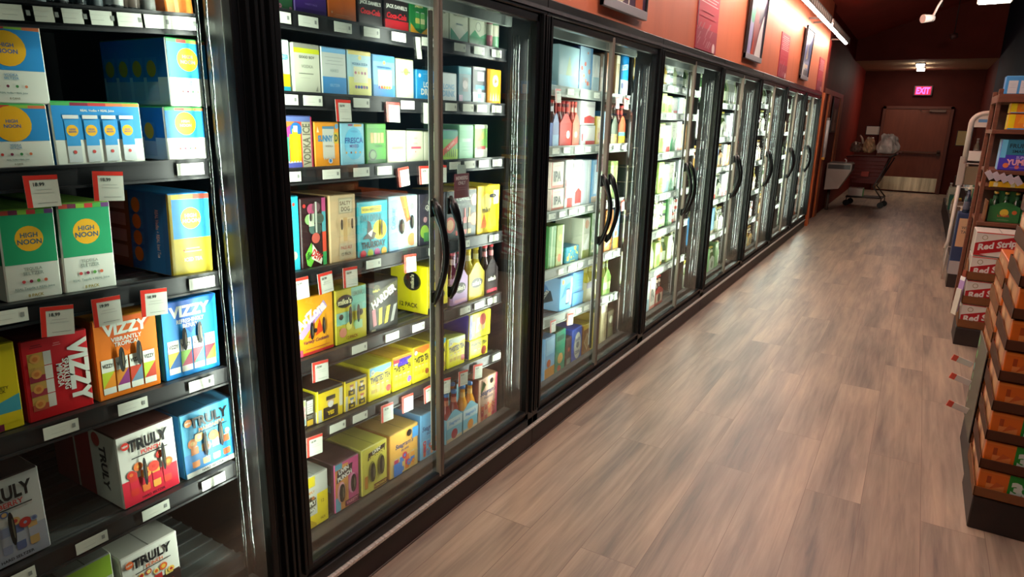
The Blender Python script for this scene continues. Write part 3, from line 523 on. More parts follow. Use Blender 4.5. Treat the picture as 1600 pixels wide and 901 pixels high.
          [R(.28, .6, .5, .78, 'c0c8b0'), R(.55, .5, .62, .95, 'b8bcb0'), P([(.1, .2), (.35, .36), (.45, .1), (.3, .0), (.15, .04)], '6cc040'), P([(.4, .34), (.8, .1), (.75, .02), (.35, .12)], 'dcdccc'), T('DEW', .57, .16, .12, 'c8302a', r=-35, w=.45, b=.05), T('HARD', .23, .17, .08, '16401c', r=60, w=.24, b=.04), C(.1, .9, .06, 'c8302a')], (), ((.33, .73, .05, .06),)),
 'kraft': ('c8ae84', 'b89a6c', 'b4946a', [R(.32, .72, .9, .96, 'a89c7c'), R(.36, .74, .86, .94, 'bcb496'), T('SALTY', .6, .88, .06, '6a5c48', w=.45), T('DOG', .6, .79, .07, '6a5c48', w=.35), R(.36, .3, .86, .66, 'd0b88c'), C(.6, .48, .22, 'd8bc86'), R(.5, .3, .66, .66, 'c8a468'), R(.32, .02, .86, .27, 'bcae90'), T('PALE ALE', .6, .2, .05, 'a84a3a', w=.45), T('12 PACK', .6, .1, .05, '5a4c3a', w=.4)], (), ((.4, .56, .05, .08), (.8, .56, .05, .08))),
 'thursday': ('1fa4b4', '147c88', '14707c', [R(.1, .8, .78, .92, 'e0d23a'), T('VODKA REFRESHERS', .44, .86, .05, '3a4a20', w=.62), T('DAY DRINK', .45, .7, .14, '147c8c', w=.75), C(.72, .46, .24, 'f0d820'), P([(.12, .32), (.28, .42), (.3, .66), (.4, .62), (.46, .46), (.6, .4), (.5, .3), (.42, .3), (.4, .24), (.34, .32)], '1c1e20'), P([(.3, .42), (.5, .5), (.42, .34)], 'd8dcd0'), T('THURSDAY', .5, .2, .13, '122a30', w=.84, b=.04)] + [C(.14 + .24 * i, .04, .1, c) for i, c in enumerate(('c8283a', 'a8b82a', 'a82a7a', 'd8a038'))], (), ((.74, .5, .045, .16),)),
 'glass_pic': ('a8c0cc', 'c4d0d8', '8ea4b0', [R(0, 0, .3, 1, '86acd4'), T('Cutwater', .12, .6, .12, '3a6aa8', r=90, w=.4), P([(.35, 1), (.6, 1), (.75, .55), (.6, .5)], 'd0704a'), P([(.48, 1), (.56, 1), (.7, .6), (.64, .58)], 'e8a04a'), R(.42, .02, .72, .5, 'a8b4ac'), C(.8, .8, .08, '9aa49a'), C(.8, .16, .16, 'c8905a'), C(.62, .3, .1, 'c8d0b8'), R(.88, 0, 1, 1, 'c8cec8')], (), ((.4, .44, .09, .14), (.76, .5, .07, .13))),
 'cocktail': ('3a3644', '2a2834', '2a2834', [T('Old', .45, .84, .12, 'b8bcb0', w=.4, sh=.2), T('Smoky', .5, .7, .14, 'b8bcb0', w=.6, sh=.2), C(.55, .72, .2, '55525e'), T('Cocktails', .5, .74, .1, 'd0d0c0', w=.6, sh=.2), C(.18, .26, .16, '8ab040'), C(.5, .36, .12, 'b8642a'), R(.15, .06, .38, .24, '4a8a4a'), R(.42, .06, .62, .26, '6a5aa8'), R(.66, .06, .9, .28, 'c06a90'), P([(.5, .3), (.6, .5), (.7, .32), (.8, .48), (.82, .3)], '5a8a3a'), C(.2, .5, .07, 'b88a90')], (), ()),
 'cocktail_dk': ('3c4446', '2a3032', 'c8a868', [T("JACK DANIEL'S", .48, .82, .14, 'c8d0c8', w=.7), T('COUNTRY COCKTAILS', .48, .7, .05, '9aa49c', w=.6), C(.05, .7, .14, 'c8cc7a'), C(.1, .3, .16, 'c85a50'), C(.1, .3, .11, 'd8a880'), C(.93, .78, .12, 'e0b0a8'), C(.93, .36, .13, 'e09068')] + sum([[R(u - .055, .06, u + .055, .42, c), R(u - .022, .42, u + .022, .62, c), R(u - .055, .16, u + .055, .3, '3a3c36')] for u, c in ((.34, 'd04a44'), (.6, 'd86a68'), (.76, 'e0b070'))], []), (), ()),
 'mikes_y': ('f0cc1c', 'd8b41a', 'e8cc2a', [R(.0, .9, 1, 1, 'e8dc30'), C(.4, .66, .22, 'f4e27a'), T("mike's", .45, .5, .13, '3a3620', w=.7), P([(.1, .1), (.3, .4), (.45, .12)], 'e87a1a'), P([(.35, .06), (.5, .4), (.7, .06)], 'f6e63a'), P([(.62, .1), (.8, .36), (.95, .1)], '9ac02a'), R(.72, .6, .95, .9, 'c8cac0')], (), ((.62, .78, .16, .045),)),
 'arizona': ('eea41c', 'd88c18', 'e89c1c', [P([(.0, .35), (.15, .3), (.85, .78), (.75, .9)], 'b89ad0'), T('AriZona', .4, .68, .2, 'f0e8e0', r=28, w=.85, b=.05), P([(.3, .3), (.5, .62), (.42, .28)], 'e0521c'), P([(.5, .3), (.62, .6), (.72, .36)], 'd8481c'), T('Variety Cocktails', .52, .22, .08, '6a2a4a', w=.75, sh=.25), LN(.2, .9, .08, .12, 1, 'b84a3a'), R(0, 0, 1, .05, 'c8302e'), R(0, 0, .14, .12, 'd85a80'), C(.5, .4, .05, '2a201c')], (), ((.38, .42, .055, .15), (.7, .46, .05, .15))),
 'mikes_v': ('c8bc34', 'b0a42c', 'd0c038', [R(.5, .55, 1, 1, '7ab8a4'), R(0, .35, .5, .58, '8ac8b4'), ('E', .28, .78, .26, DK, .12), T("mike's", .28, .78, .11, 'e8e0b0', w=.44, b=.04), T('LEMONADE', .75, .88, .09, '5a8a7a', w=.42), C(.2, .2, .12, 'd88a70'), C(.4, .3, .1, 'e8e06a'), C(.65, .3, .1, '9ac870'), C(.15, .5, .07, DK), C(.8, .5, .08, DK), R(.6, .2, .85, .36, 'a8d0a0'), T('12 PACK', .5, .08, .06, '9a4a20', w=.6)], (), ((.42, .5, .06, .17), (.68, .5, .06, .17))),
 'harder': ('24221f', '1a1816', '1a1816', [C(.25, .84, .14, '55502e'), T("mike's", .24, .84, .06, 'e0d040', w=.25), P([(.05, .48), (.97, .84), (.97, .96), (.3, .82), (.05, .62)], '4c4a34'), T('HARDER', .5, .69, .17, 'e8e4d0', r=24, w=.9, b=.05)] + [P([(u, .12), (u + .12, .14), (u + .14 + d, .48), (u + .02 + d, .46)], c) for u, d, c in ((.12, -.06, 'c87a80'), (.3, 0, 'c8b83a'), (.5, .08, 'd4c83a'), (.72, .1, '8a8a84'))] + [R(.05, .03, .2, .07, 'a09a80')], (), ()),
 'mikes_box': ('f0dc18', 'ece018', 'f0d820', [('E', .3, .78, .2, DK, .13), T("mike's", .3, .78, .1, 'e8e0b0', w=.34, b=.04), R(0, 0, 1, .12, '1e1c14'), P([(.2, .2), (.5, .66), (.9, .6), (.8, .2)], 'd0b828'), C(.5, .4, .1, '1e1c14'), C(.75, .35, .1, '5a5030')], [('E', .6, .66, .24, DK, .2), T("mike's", .6, .66, .1, 'e8e0b0', r=90, w=.3, b=.04), T('12 PACK', .5, .14, .1, DK, w=.8)], ()),
 'slim_grid': ('2a2822', '1e1c18', '2a2620', [R(0, .1, .45, .96, 'd0d4c8')] + [C(.22, .84 - i * .2, .2, c) for i, c in enumerate(('b4bc80', 'c89aa0', 'd0a0a0', '8ab8cc'))] + [R(.5, .45, .9, .9, 'd6d8cc'), LN(.52, .88, .5, .8, 4, '2a2a2a'), R(.5, .05, .9, .24, 'd8b030'), LN(.5, .9, .28, .4, 3, 'c8ccc0')], (), ()),
 'tea_man': ('f0d41c', 'f0e01c', '26221c', [R(0, .94, 1, 1, '2a261c'), R(0, 0, .18, .4, 'cfd0c0'), R(.82, .3, 1, .9, 'd8dac8')] + face_portrait(.5, .46, .72, .86, DK, '2a2a26', 'YES'), [R(0, 0, 1, 1, 'f0e31a'), R(.0, .0, 1, .35, 'cfd0c0')], ()),
 'tea_men': ('e8d020', 'd8c01c', '26221c', [R(0, .94, 1, 1, '2a261c'), R(0, 0, .12, .5, 'cfd0c0'), R(.45, .1, .55, .9, 'cfd0c0')] + face_portrait(.28, .7, .36, .42, DK, 'b86a4a', 'YES') + face_portrait(.76, .72, .36, .42, DK, '3a3a34', 'YES') + face_portrait(.28, .26, .36, .42, DK, '4a7aa0', 'YES') + face_portrait(.76, .28, .36, .42, DK, 'c85a4a', 'YES'), (), ()),
 'tw_blue': ('f2e01c', 'f2e41c', 'c4bc26', twist('6ab8dc'), (), ()),
 'tw_purple': ('f2e01c', 'e8d81c', 'd4a82a', twist('3a2a8a', 'PARTY PACK', '7a5ab0', '3a2a8a') + [R(0, .84, .3, .94, 'c8303a'), R(0, .95, 1, 1, 'e0782a')], (), ()),
 'tw_orange': ('f0dc20', 'd8c41c', 'c8b024', twist('ec7a2a', 'PEACH', 'a8482a'), (), ()),
 'tw_lite': ('f2e01c', 'd8c41c', 'c8b824', twist('5ab4e0', 'LIGHT', 'c89a3a'), (), ()),
 'tw_half': ('f2e81c', 'e0d81c', 'a8b040', twist('c8d8c8', 'HALF & HALF', 'c8503a'), (), ()),
 'tw_small': ('f2e81c', '3a2ea8', 'e8e02a', [T('TWISTED TEA', .5, .72, .2, DK, w=.92, b=.06), T('HALF & HALF', .5, .56, .05, 'b0521c', w=.5), CAN(.3, .08, .44, .1, 'f4e640', 'c9a820'), CAN(.52, .08, .44, .1, 'f4e640', 'c9a820'), C(.78, .26, .14, 'c03a2a')], (), ()),
 'tw_pic': ('f2e41c', '3a2ea8', 'e8e02a', [P([(.3, .2), (.75, .3), (.75, .86), (.35, .8)], 'e8d0a0'), C(.62, .7, .16, 'c0322a'), C(.5, .4, .1, 'e8a04a'), R(.1, .1, .25, .7, 'd0d070'), R(.0, .0, .12, 1, '3a2ea8')], (), ()),
 'simply': ('c6c8bc', 'a8aaa0', '9a9c94', [R(0, .8, .5, 1, 'e0cc20'), T('SIMPLY', .3, .7, .05, 'd88a2a', w=.5), R(.56, 0, 1, .62, 'e4cc1c'), R(0, 0, .56, .24, 'e4c81c'), P([(.02, .26), (.5, .34), (.52, .56), (.3, .62), (.02, .5)], '2c2a1c'), T('SIMPLY', .28, .48, .09, 'e4e4d4', w=.46, r=6, b=.05), T('LEMONADE', .28, .36, .08, 'e4e4d4', w=.48, r=6, b=.05), C(.4, .58, .06, 'b8703a'), T('12', .78, .44, .06, '8a7a14', w=.2), T('PACK', .78, .1, .05, '8a7a14', w=.2), P([(.0, .1), (.2, .2), (.5, .06), (.5, 0), (0, 0)], 'b89a18')], (), ()),
 'loving': ('d0548a', '241c20', '4a3438', [R(.0, 0, .34, .9, 'd88a4a'), R(.3, 0, .55, .95, 'e09a50'), R(.0, .0, .22, .3, '6aa8c0'), R(0, .88, .3, 1, '5aa0b8'), P([(.05, .6), (.7, .7), (.74, .9), (.1, .86)], '2c2226'), T('LIVIN', .36, .83, .09, 'e8e8e0', r=10, w=.56, b=.05), T('PUNCH', .4, .7, .1, 'e8e8e0', r=10, w=.6, b=.05), R(.4, .02, 1, .14, '6a1e3a'), T('VARIETY', .7, .08, .07, 'e88aa0', w=.5), ('E', .25, .38, .17, 'e8a8b0', .22), ('E', .72, .46, .17, 'e898b8', .22)], [R(.6, .1, .7, .9, 'c8405a'), R(.8, .4, .95, .55, '8ac0d8'), LN(.2, .5, .1, .9, 8, '8a6a5a')], ((.25, .38, .13, .19), (.72, .46, .13, .19))),
 'livin': ('d0c452', 'c8c06a', 'b0a848', [P([(.2, .72), (.9, .78), (.94, .94), (.24, .88)], '2c1c1c'), T("LIVIN'", .57, .87, .08, 'e8e4d0', r=8, w=.55, b=.05), T('LEMONADE', .57, .78, .07, 'e8d860', r=8, w=.62, b=.05), ('E', .38, .44, .14, '8a8438', .24), ('E', .74, .5, .14, '8a8438', .24), R(.45, .02, 1, .13, '6a1a1e'), T('LEMONADE', .72, .075, .06, 'd8c050', w=.5), R(.08, .12, .2, .4, 'c8802a')], (), ((.38, .44, .11, .21), (.74, .5, .11, .21))),
 'sg_orange': ('e0a850', 'c88a48', 'a88848', sea('', 'ESCAPES', ('e8a040', 'd8b468', 'c83a5a', '3a7ac8', 'e0702a'), 4) + [R(.78, .7, 1, .95, '4a9ad8'), R(.1, .0, .4, .3, '3a7ac8')], (), ()),
 'sg_blue': ('6aa8d4', '4a7aa0', '6a8090', sea('', 'ESCAPES', ('c84a5a', '7ab8d8', 'd86a50', '6a90c8', 'e0a080'), 6), (), ()),
 'sg_pink': ('e0b8a0', '8a3a34', '8a6a50', sea('', 'ITALIAN ICE', ('c83a50', 'e0a888', 'e8785a', 'd86a60', 'e8b070'), 9) + [R(.88, 0, 1, 1, 'c8506a'), P([(.05, .7), (.2, .95), (.16, .72), (.35, .84)], '5a9a4a')], (), ()),
 # third cooler
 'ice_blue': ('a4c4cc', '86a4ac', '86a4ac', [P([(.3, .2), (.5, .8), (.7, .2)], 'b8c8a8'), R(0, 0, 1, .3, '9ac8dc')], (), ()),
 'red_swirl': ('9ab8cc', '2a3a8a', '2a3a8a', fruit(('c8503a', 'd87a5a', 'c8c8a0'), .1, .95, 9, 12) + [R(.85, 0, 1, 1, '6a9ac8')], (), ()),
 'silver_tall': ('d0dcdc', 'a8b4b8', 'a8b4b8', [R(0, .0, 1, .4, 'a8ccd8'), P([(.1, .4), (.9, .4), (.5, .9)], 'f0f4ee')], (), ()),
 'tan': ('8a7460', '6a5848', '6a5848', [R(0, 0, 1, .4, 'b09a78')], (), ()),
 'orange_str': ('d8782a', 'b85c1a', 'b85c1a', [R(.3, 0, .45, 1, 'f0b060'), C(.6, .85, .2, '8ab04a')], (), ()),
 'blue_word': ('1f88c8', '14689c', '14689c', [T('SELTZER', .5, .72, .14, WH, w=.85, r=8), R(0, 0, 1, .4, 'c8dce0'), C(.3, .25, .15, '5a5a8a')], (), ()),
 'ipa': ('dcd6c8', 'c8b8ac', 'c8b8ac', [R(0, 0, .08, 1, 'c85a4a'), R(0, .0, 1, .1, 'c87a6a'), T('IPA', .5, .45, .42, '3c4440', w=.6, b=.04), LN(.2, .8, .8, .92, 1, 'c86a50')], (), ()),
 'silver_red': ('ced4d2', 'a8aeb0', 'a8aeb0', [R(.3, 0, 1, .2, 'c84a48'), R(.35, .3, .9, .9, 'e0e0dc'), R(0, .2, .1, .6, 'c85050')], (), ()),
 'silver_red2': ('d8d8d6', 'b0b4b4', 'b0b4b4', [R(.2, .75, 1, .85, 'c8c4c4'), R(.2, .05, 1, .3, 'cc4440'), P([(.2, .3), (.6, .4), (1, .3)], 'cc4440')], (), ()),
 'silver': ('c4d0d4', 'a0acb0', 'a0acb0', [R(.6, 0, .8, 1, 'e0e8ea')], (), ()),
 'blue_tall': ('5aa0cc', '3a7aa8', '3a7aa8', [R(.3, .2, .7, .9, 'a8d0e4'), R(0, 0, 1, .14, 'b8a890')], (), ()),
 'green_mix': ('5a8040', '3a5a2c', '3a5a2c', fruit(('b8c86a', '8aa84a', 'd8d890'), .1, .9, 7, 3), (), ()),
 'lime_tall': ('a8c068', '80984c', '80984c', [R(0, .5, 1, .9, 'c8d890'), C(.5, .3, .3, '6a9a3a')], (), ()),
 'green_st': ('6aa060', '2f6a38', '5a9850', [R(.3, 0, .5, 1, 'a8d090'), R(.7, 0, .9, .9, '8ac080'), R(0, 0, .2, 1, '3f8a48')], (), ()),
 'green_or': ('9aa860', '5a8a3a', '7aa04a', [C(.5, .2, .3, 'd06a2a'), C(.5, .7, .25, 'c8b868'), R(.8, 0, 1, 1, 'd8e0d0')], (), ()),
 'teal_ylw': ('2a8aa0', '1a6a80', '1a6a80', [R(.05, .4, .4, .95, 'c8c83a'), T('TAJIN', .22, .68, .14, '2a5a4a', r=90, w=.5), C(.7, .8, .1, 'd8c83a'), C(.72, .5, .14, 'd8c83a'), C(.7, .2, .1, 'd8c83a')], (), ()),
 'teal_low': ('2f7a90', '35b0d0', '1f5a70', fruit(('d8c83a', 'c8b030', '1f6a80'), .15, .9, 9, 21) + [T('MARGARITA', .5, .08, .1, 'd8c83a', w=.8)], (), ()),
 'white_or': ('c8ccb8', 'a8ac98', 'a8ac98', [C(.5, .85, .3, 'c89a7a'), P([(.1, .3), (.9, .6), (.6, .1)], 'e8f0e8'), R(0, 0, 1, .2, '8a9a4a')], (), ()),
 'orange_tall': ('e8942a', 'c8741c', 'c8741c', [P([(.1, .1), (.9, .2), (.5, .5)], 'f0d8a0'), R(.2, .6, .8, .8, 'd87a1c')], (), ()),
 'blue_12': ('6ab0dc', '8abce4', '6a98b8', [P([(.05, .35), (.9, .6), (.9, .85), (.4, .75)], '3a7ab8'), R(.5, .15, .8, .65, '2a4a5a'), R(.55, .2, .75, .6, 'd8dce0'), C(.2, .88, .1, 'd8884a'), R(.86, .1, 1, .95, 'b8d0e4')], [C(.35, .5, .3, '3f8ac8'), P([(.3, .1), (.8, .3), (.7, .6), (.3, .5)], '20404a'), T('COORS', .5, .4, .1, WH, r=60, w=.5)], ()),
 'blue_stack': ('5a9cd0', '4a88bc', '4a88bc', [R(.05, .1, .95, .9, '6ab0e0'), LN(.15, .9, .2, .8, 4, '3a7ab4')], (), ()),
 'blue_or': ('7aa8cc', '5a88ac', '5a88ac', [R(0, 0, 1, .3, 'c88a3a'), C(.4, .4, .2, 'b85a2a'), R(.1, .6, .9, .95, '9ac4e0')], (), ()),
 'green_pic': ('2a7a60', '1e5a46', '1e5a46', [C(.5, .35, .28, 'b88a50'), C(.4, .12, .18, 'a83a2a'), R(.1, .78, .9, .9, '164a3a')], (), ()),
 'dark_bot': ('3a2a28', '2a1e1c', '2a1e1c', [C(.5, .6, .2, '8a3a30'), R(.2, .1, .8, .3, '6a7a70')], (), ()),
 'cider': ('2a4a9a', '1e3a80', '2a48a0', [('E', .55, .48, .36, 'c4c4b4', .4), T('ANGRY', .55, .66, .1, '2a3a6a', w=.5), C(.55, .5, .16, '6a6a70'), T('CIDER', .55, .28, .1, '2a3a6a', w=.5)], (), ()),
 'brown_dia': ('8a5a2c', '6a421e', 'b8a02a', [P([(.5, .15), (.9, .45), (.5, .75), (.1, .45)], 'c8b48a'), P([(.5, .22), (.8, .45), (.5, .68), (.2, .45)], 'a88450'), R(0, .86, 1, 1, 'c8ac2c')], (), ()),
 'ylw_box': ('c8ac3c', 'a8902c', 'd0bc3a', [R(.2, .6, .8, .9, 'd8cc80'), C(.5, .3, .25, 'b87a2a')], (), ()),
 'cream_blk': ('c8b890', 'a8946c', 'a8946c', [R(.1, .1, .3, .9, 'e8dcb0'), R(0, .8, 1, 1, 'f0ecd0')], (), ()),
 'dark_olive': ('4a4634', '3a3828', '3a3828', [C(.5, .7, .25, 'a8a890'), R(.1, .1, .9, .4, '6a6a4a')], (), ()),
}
def carton_mb(style, w_, h_, d_, c=.003):
    base, side, top, front, sart, grips = S[style]
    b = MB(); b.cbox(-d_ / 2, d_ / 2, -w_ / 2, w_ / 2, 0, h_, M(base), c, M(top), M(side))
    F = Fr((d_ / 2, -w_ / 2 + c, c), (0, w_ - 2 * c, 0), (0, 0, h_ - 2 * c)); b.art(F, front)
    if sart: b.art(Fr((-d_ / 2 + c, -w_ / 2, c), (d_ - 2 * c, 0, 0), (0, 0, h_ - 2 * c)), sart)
    # glued flap seam and edge lines on top
    Ft = Fr((d_ / 2 - c, -w_ / 2 + c, h_), (0, w_ - 2 * c, 0), (-(d_ - 2 * c), 0, 0))
    b.art(Ft, [R(.49, 0, .51, 1, tuple(int(v * .6) for v in rgb(top)))])
    return b
GRIP = M('14110f', .5)
def make_carton(style, w_, h_, d_, name='drinks_carton'):
    o = carton_mb(style, w_, h_, d_).build(name)
    for (u, v, hu, hv) in S[style][5]:
        b = MB(); F = Fr((d_ / 2 + .0028, -w_ / 2, 0), (0, w_, 0), (0, 0, h_)); n = 14
        b.face([F.p(u + hu * math.cos(2 * math.pi * i / n) * (1 if abs(math.cos(2 * math.pi * i / n)) < .8 else .9), v + hv * math.sin(2 * math.pi * i / n), .004) for i in range(n)], GRIP)
        b.face([F.p(u + hu * .25 * math.cos(2 * math.pi * i / n) + hu * .3, v + hv * .6 * math.sin(2 * math.pi * i / n), .0046) for i in range(n)], M('6a6250', .3))
        b.build('grip_window', o)
    return o
# ------------------------------------------------------------------ bottles and carriers
def bottle_prof(gl, cap, lab, h=.232, r=.031):
    G = M(gl, .08, coat=.5); L_ = M(lab, .4); K_ = M(cap, .3)
    k = h / .232
    return [(r * .9, 0, G), (r, .006 * k, G), (r, .03 * k, L_), (r * 1.01, .031 * k, L_), (r * 1.01, .105 * k, G), (r, .106 * k, G), (r, .128 * k, G), (r * .78, .152 * k, G), (r * .46, .175 * k, L_), (r * .43, .2 * k, G), (r * .42, .216 * k, K_), (r * .48, .218 * k, K_), (r * .48, .231 * k, K_), (r * .3, .232 * k, K_)]
def can_prof(body, lab, h=.122, r=.033):
    A = M('b4b8b8', .25, metal=.8); B_ = M(body, .25); L_ = M(lab, .25)
    return [(r * .8, 0, A), (r, .008, B_), (r, h * .35, L_), (r, h * .65, B_), (r, h - .012, A), (r * .82, h - .002, A), (r * .82, h, A), (r * .7, h - .003, A)]
def carrier_mb(w_, d_, body, art, peak=.05, hh=.12):
    b = MB(); m = M(body, .4); n = 12
    for x0, x1 in ((d_ / 2 - .002, d_ / 2), (-d_ / 2, -d_ / 2 + .002)):
        P_ = [(-w_ / 2, 0), (w_ / 2, 0), (w_ / 2, hh)] + [(w_ / 2 - w_ * j / n, hh + peak * math.sin(math.pi * j / n) ** 1.5) for j in range(1, n)] + [(-w_ / 2, hh)]
        b.face([(x1, y, z) for y, z in P_], m); b.face([(x0, y, z) for y, z in reversed(P_)], m)
        for j in range(len(P_)):
            (y0, z0), (y1, z1) = P_[j], P_[(j + 1) % len(P_)]; b.face([(x0, y0, z0), (x0, y1, z1), (x1, y1, z1), (x1, y0, z0)], m)
    b.box(-d_ / 2, d_ / 2, -w_ / 2, -w_ / 2 + .002, 0, hh, m); b.box(-d_ / 2, d_ / 2, w_ / 2 - .002, w_ / 2, 0, hh, m); b.box(-d_ / 2, d_ / 2, -w_ / 2, w_ / 2, 0, .003, m)
    b.box(-.0015, .0015, -w_ / 2, w_ / 2, .003, .17, m); b.box(-.0015, .0015, -w_ * .3, w_ * .3, .17, .235, m)
    b.art(Fr((d_ / 2, -w_ / 2, 0), (0, w_, 0), (0, 0, hh)), art)
    return b
def make_sixpack(w_, body, art, gl, cap, lab, nx=2, ny=3, peak=.05, h=.232, merged=False, name='bottle_six_pack'):
    d_ = w_ * nx / ny; pit = w_ / ny; r = min(.031, pit / 2 - .002); hh = .12
    b = carrier_mb(w_, d_, body, art, peak, hh)
    pr = bottle_prof(gl, cap, lab, h, r); bm = MB(); bm.lathe(0, 0, pr, 10)
    pos = [(-d_ / 2 + pit * (i + .5), -w_ / 2 + pit * (j + .5)) for i in range(nx) for j in range(ny)]
    if merged:
        for x, y in pos: b.lathe(x, y, pr, 8, z0=.004)
        return b.build(name)
    o = b.build('carrier'); root = empty(name); o.parent = root; me = None
    for x, y in pos:
        if me is None: q = bm.build('bottle', root); me = q.data
        else: q = D.objects.new('bottle', me); COL.objects.link(q); q.parent = root
        q.location = (x, y, .004)
    return root
def make_canpack(nx, ny, bodies, lab, tray=None, h=.122, merged=False, name='can_pack', layers=1):
    r = .033; pit = .068; root = None if merged else empty(name); big = MB(); ms = {}
    for L_ in range(layers):
        for i in range(nx):
            for j in range(ny):
                body = bodies[(j + L_) % len(bodies)]
                if merged: big.lathe((i - (nx - 1) / 2) * pit, (j - (ny - 1) / 2) * pit, can_prof(body, lab, h, r), 9, z0=.003 + L_ * h)
                else:
                    if body not in ms:
                        q = MB(); q.lathe(0, 0, can_prof(body, lab, h, r), 12); c_ = q.build('can', root); ms[body] = c_.data
                    else: c_ = D.objects.new('can', ms[body]); COL.objects.link(c_); c_.parent = root
                    c_.location = ((i - (nx - 1) / 2) * pit, (j - (ny - 1) / 2) * pit, .003 + L_ * h)
    if tray:
        b = big if merged else MB(); X = nx * pit / 2; Y = ny * pit / 2
        b.box(-X, X, -Y, Y, 0, .003, M(tray)); b.box(X - .002, X + .001, -Y, Y, 0, .035, M(tray)); b.box(-X, X, -Y - .001, -Y + .001, 0, .035, M(tray))
        if not merged: b.build('tray', root)
    return big.build(name) if merged else root

# ------------------------------------------------------------------ what stands in the first three coolers
XF = -1.652        # fronts of the cartons
ITEMS = []         # (cooler, shelf index, centre y, desc) for the price tags
def locate(k, i, x1, x2, ytop, xf=XF, zoff=0.0, zb=None):
    ya, yb = 1.5, 2.0
    ym = ytop
    for _ in range(4):
        z = (shelf_z(k, i, (ya + yb) / 2) + zoff) if zb is None else zb
        pb = pix(xf, (ya + yb) / 2, z)[1]; ym = (ytop + pb) / 2
        ya = on_x(x1, ym, xf)[0]; yb = on_x(x2, ym, xf)[0]
    zt = on_x((x1 + x2) / 2, ytop, xf)[1]
    return ya, yb, z, zt
def where(k, i): return 'on the %s shelf of the %s cooler' % (ORD[i + 1], COOL[k])
def group(k): return 'drinks in the %s cooler' % COOL[k]
def item(k, i, x1, x2, ytop, style, desc, d=.19, back=0.0, zoff=0.0, h=None, rz=0.0, cat='drinks carton'):
    xf = XF - back
    ya, yb, z, zt = locate(k, i, x1, x2, ytop, xf, zoff)
    hh = h or max(.06, zt - z); wd = max(.03, yb - ya - .003)
    o = make_carton(style, wd, hh, d)
    o.location = (xf - d / 2, (ya + yb) / 2, z + .0015); o.rotation_euler = (shelf_tilt(k, i), 0, rz)
    tag(o, desc + ' ' + where(k, i), cat, group(k)); ITEMS.append((k, i, (ya + yb) / 2, desc))
    return o
def six(k, i, x1, x2, desc, body, art, gl, cap, lab, h=.232, peak=.05, ny=3, back=0.0):
    xf = XF - back
    ya, yb, z, zt = locate(k, i, x1, x2, pix(xf, 2, shelf_z(k, i, 2) + .2)[1], xf)
    wd = yb - ya - .004; o = make_sixpack(wd, body, art, gl, cap, lab, 2, ny, peak, h)
    o.location = (xf - wd * 2 / ny / 2, (ya + yb) / 2, z + .0015); o.rotation_euler = (shelf_tilt(k, i), 0, 0)
    tag(o, desc + ' ' + where(k, i), 'bottle pack', group(k)); ITEMS.append((k, i, (ya + yb) / 2, desc))
    return o
def canp(k, i, x1, x2, desc, bodies, lab, nx=2, ny=2, tray=None, back=0.0, layers=1, h=.122):
    xf = XF - back
    ya, yb, z, zt = locate(k, i, x1, x2, pix(xf, 2, shelf_z(k, i, 2) + .12)[1], xf)
    o = make_canpack(nx, ny, bodies, lab, tray, h, layers=layers); sc_ = (yb - ya - .004) / (ny * .068)
    o.scale = (sc_, sc_, 1); o.location = (xf - nx * .034 * sc_, (ya + yb) / 2, z + .0015)
    tag(o, desc + ' ' + where(k, i), 'can pack', group(k)); ITEMS.append((k, i, (ya + yb) / 2, desc))
    return o
# nearest cooler
canp(1, 0, -20, 80, 'clear-wrapped silver can pack', ('c8ccd0', '6a7478'), 'e0e4e4', 2, 3)
canp(1, 0, 84, 168, 'clear-wrapped grey can pack', ('8a9296', '4a5256'), 'c8c0b8', 2, 3)
canp(1, 0, 172, 250, 'clear-wrapped white can pack', ('d8d8d4', '8a7a70'), 'b8bcc0', 2, 3)
item(1, 0, 256, 301, -60, 'orange_str', 'orange and white striped carton')
item(1, 1, -42, 81, 163, 'noon_tall', 'green-topped tall blue carton with sun disc', .26)
item(1, 1, 82, 224, 160, 'noon_var', 'wide blue carton picturing four cans', .24)
item(1, 1, 258, 323, 168, 'noon_tall', 'narrow blue and white sun carton', .3)
_z = shelf_z(1, 1, .7)
def stacked(x1, x2, ytop, below_top_px, style, desc, d, xm, back=0.0):
    zb = on_x(xm, below_top_px, XF)[1]
    return item(1, 1, x1, x2, ytop, style, desc, d, back, zoff=zb - shelf_z(1, 1, on_x(xm, below_top_px, XF)[0]))
stacked(-48, 72, 38, 163, 'noon_tall', 'upper left stacked blue carton with sun disc', .26, 20)
stacked(262, 326, 62, 167, 'noon_tall', 'upper right stacked blue sun carton', .3, 292)
item(1, 2, -2, 90, 326, 'noon_green', 'left of two green sun cartons', .3)
item(1, 2, 91, 176, 316, 'noon_green', 'right of two green sun cartons', .3)
item(1, 2, 261, 329, 302, 'noon_gold', 'blue and olive-gold sun carton', .3)
item(1, 3, -58, 31, 540, 'yellow_blue', 'yellow carton with blue wave', .24)
item(1, 3, 32, 142, 523, 'vizzy_red', 'red carton with sideways white lettering', .22)
item(1, 3, 144, 248, 492, 'vizzy_orange', 'orange seltzer carton with can windows', .26)
item(1, 3, 250, 341, 466, 'vizzy_blue', 'bright blue seltzer carton with can windows', .26)
item(1, 4, -50, 75, 745, 'truly_berry', 'pale grey berry seltzer carton', .3)
item(1, 4, 183, 279, 666, 'truly_white', 'white and red punch seltzer carton', .34)
item(1, 4, 282, 370, 633, 'truly_blue', 'light blue seltzer carton with fruit', .34)
item(1, 5, 95, 185, 880, 'green_white', 'low pale carton with green edge', .36)
item(1, 5, 188, 284, 850, 'truly_top', 'white seltzer carton with dark picture', .36)
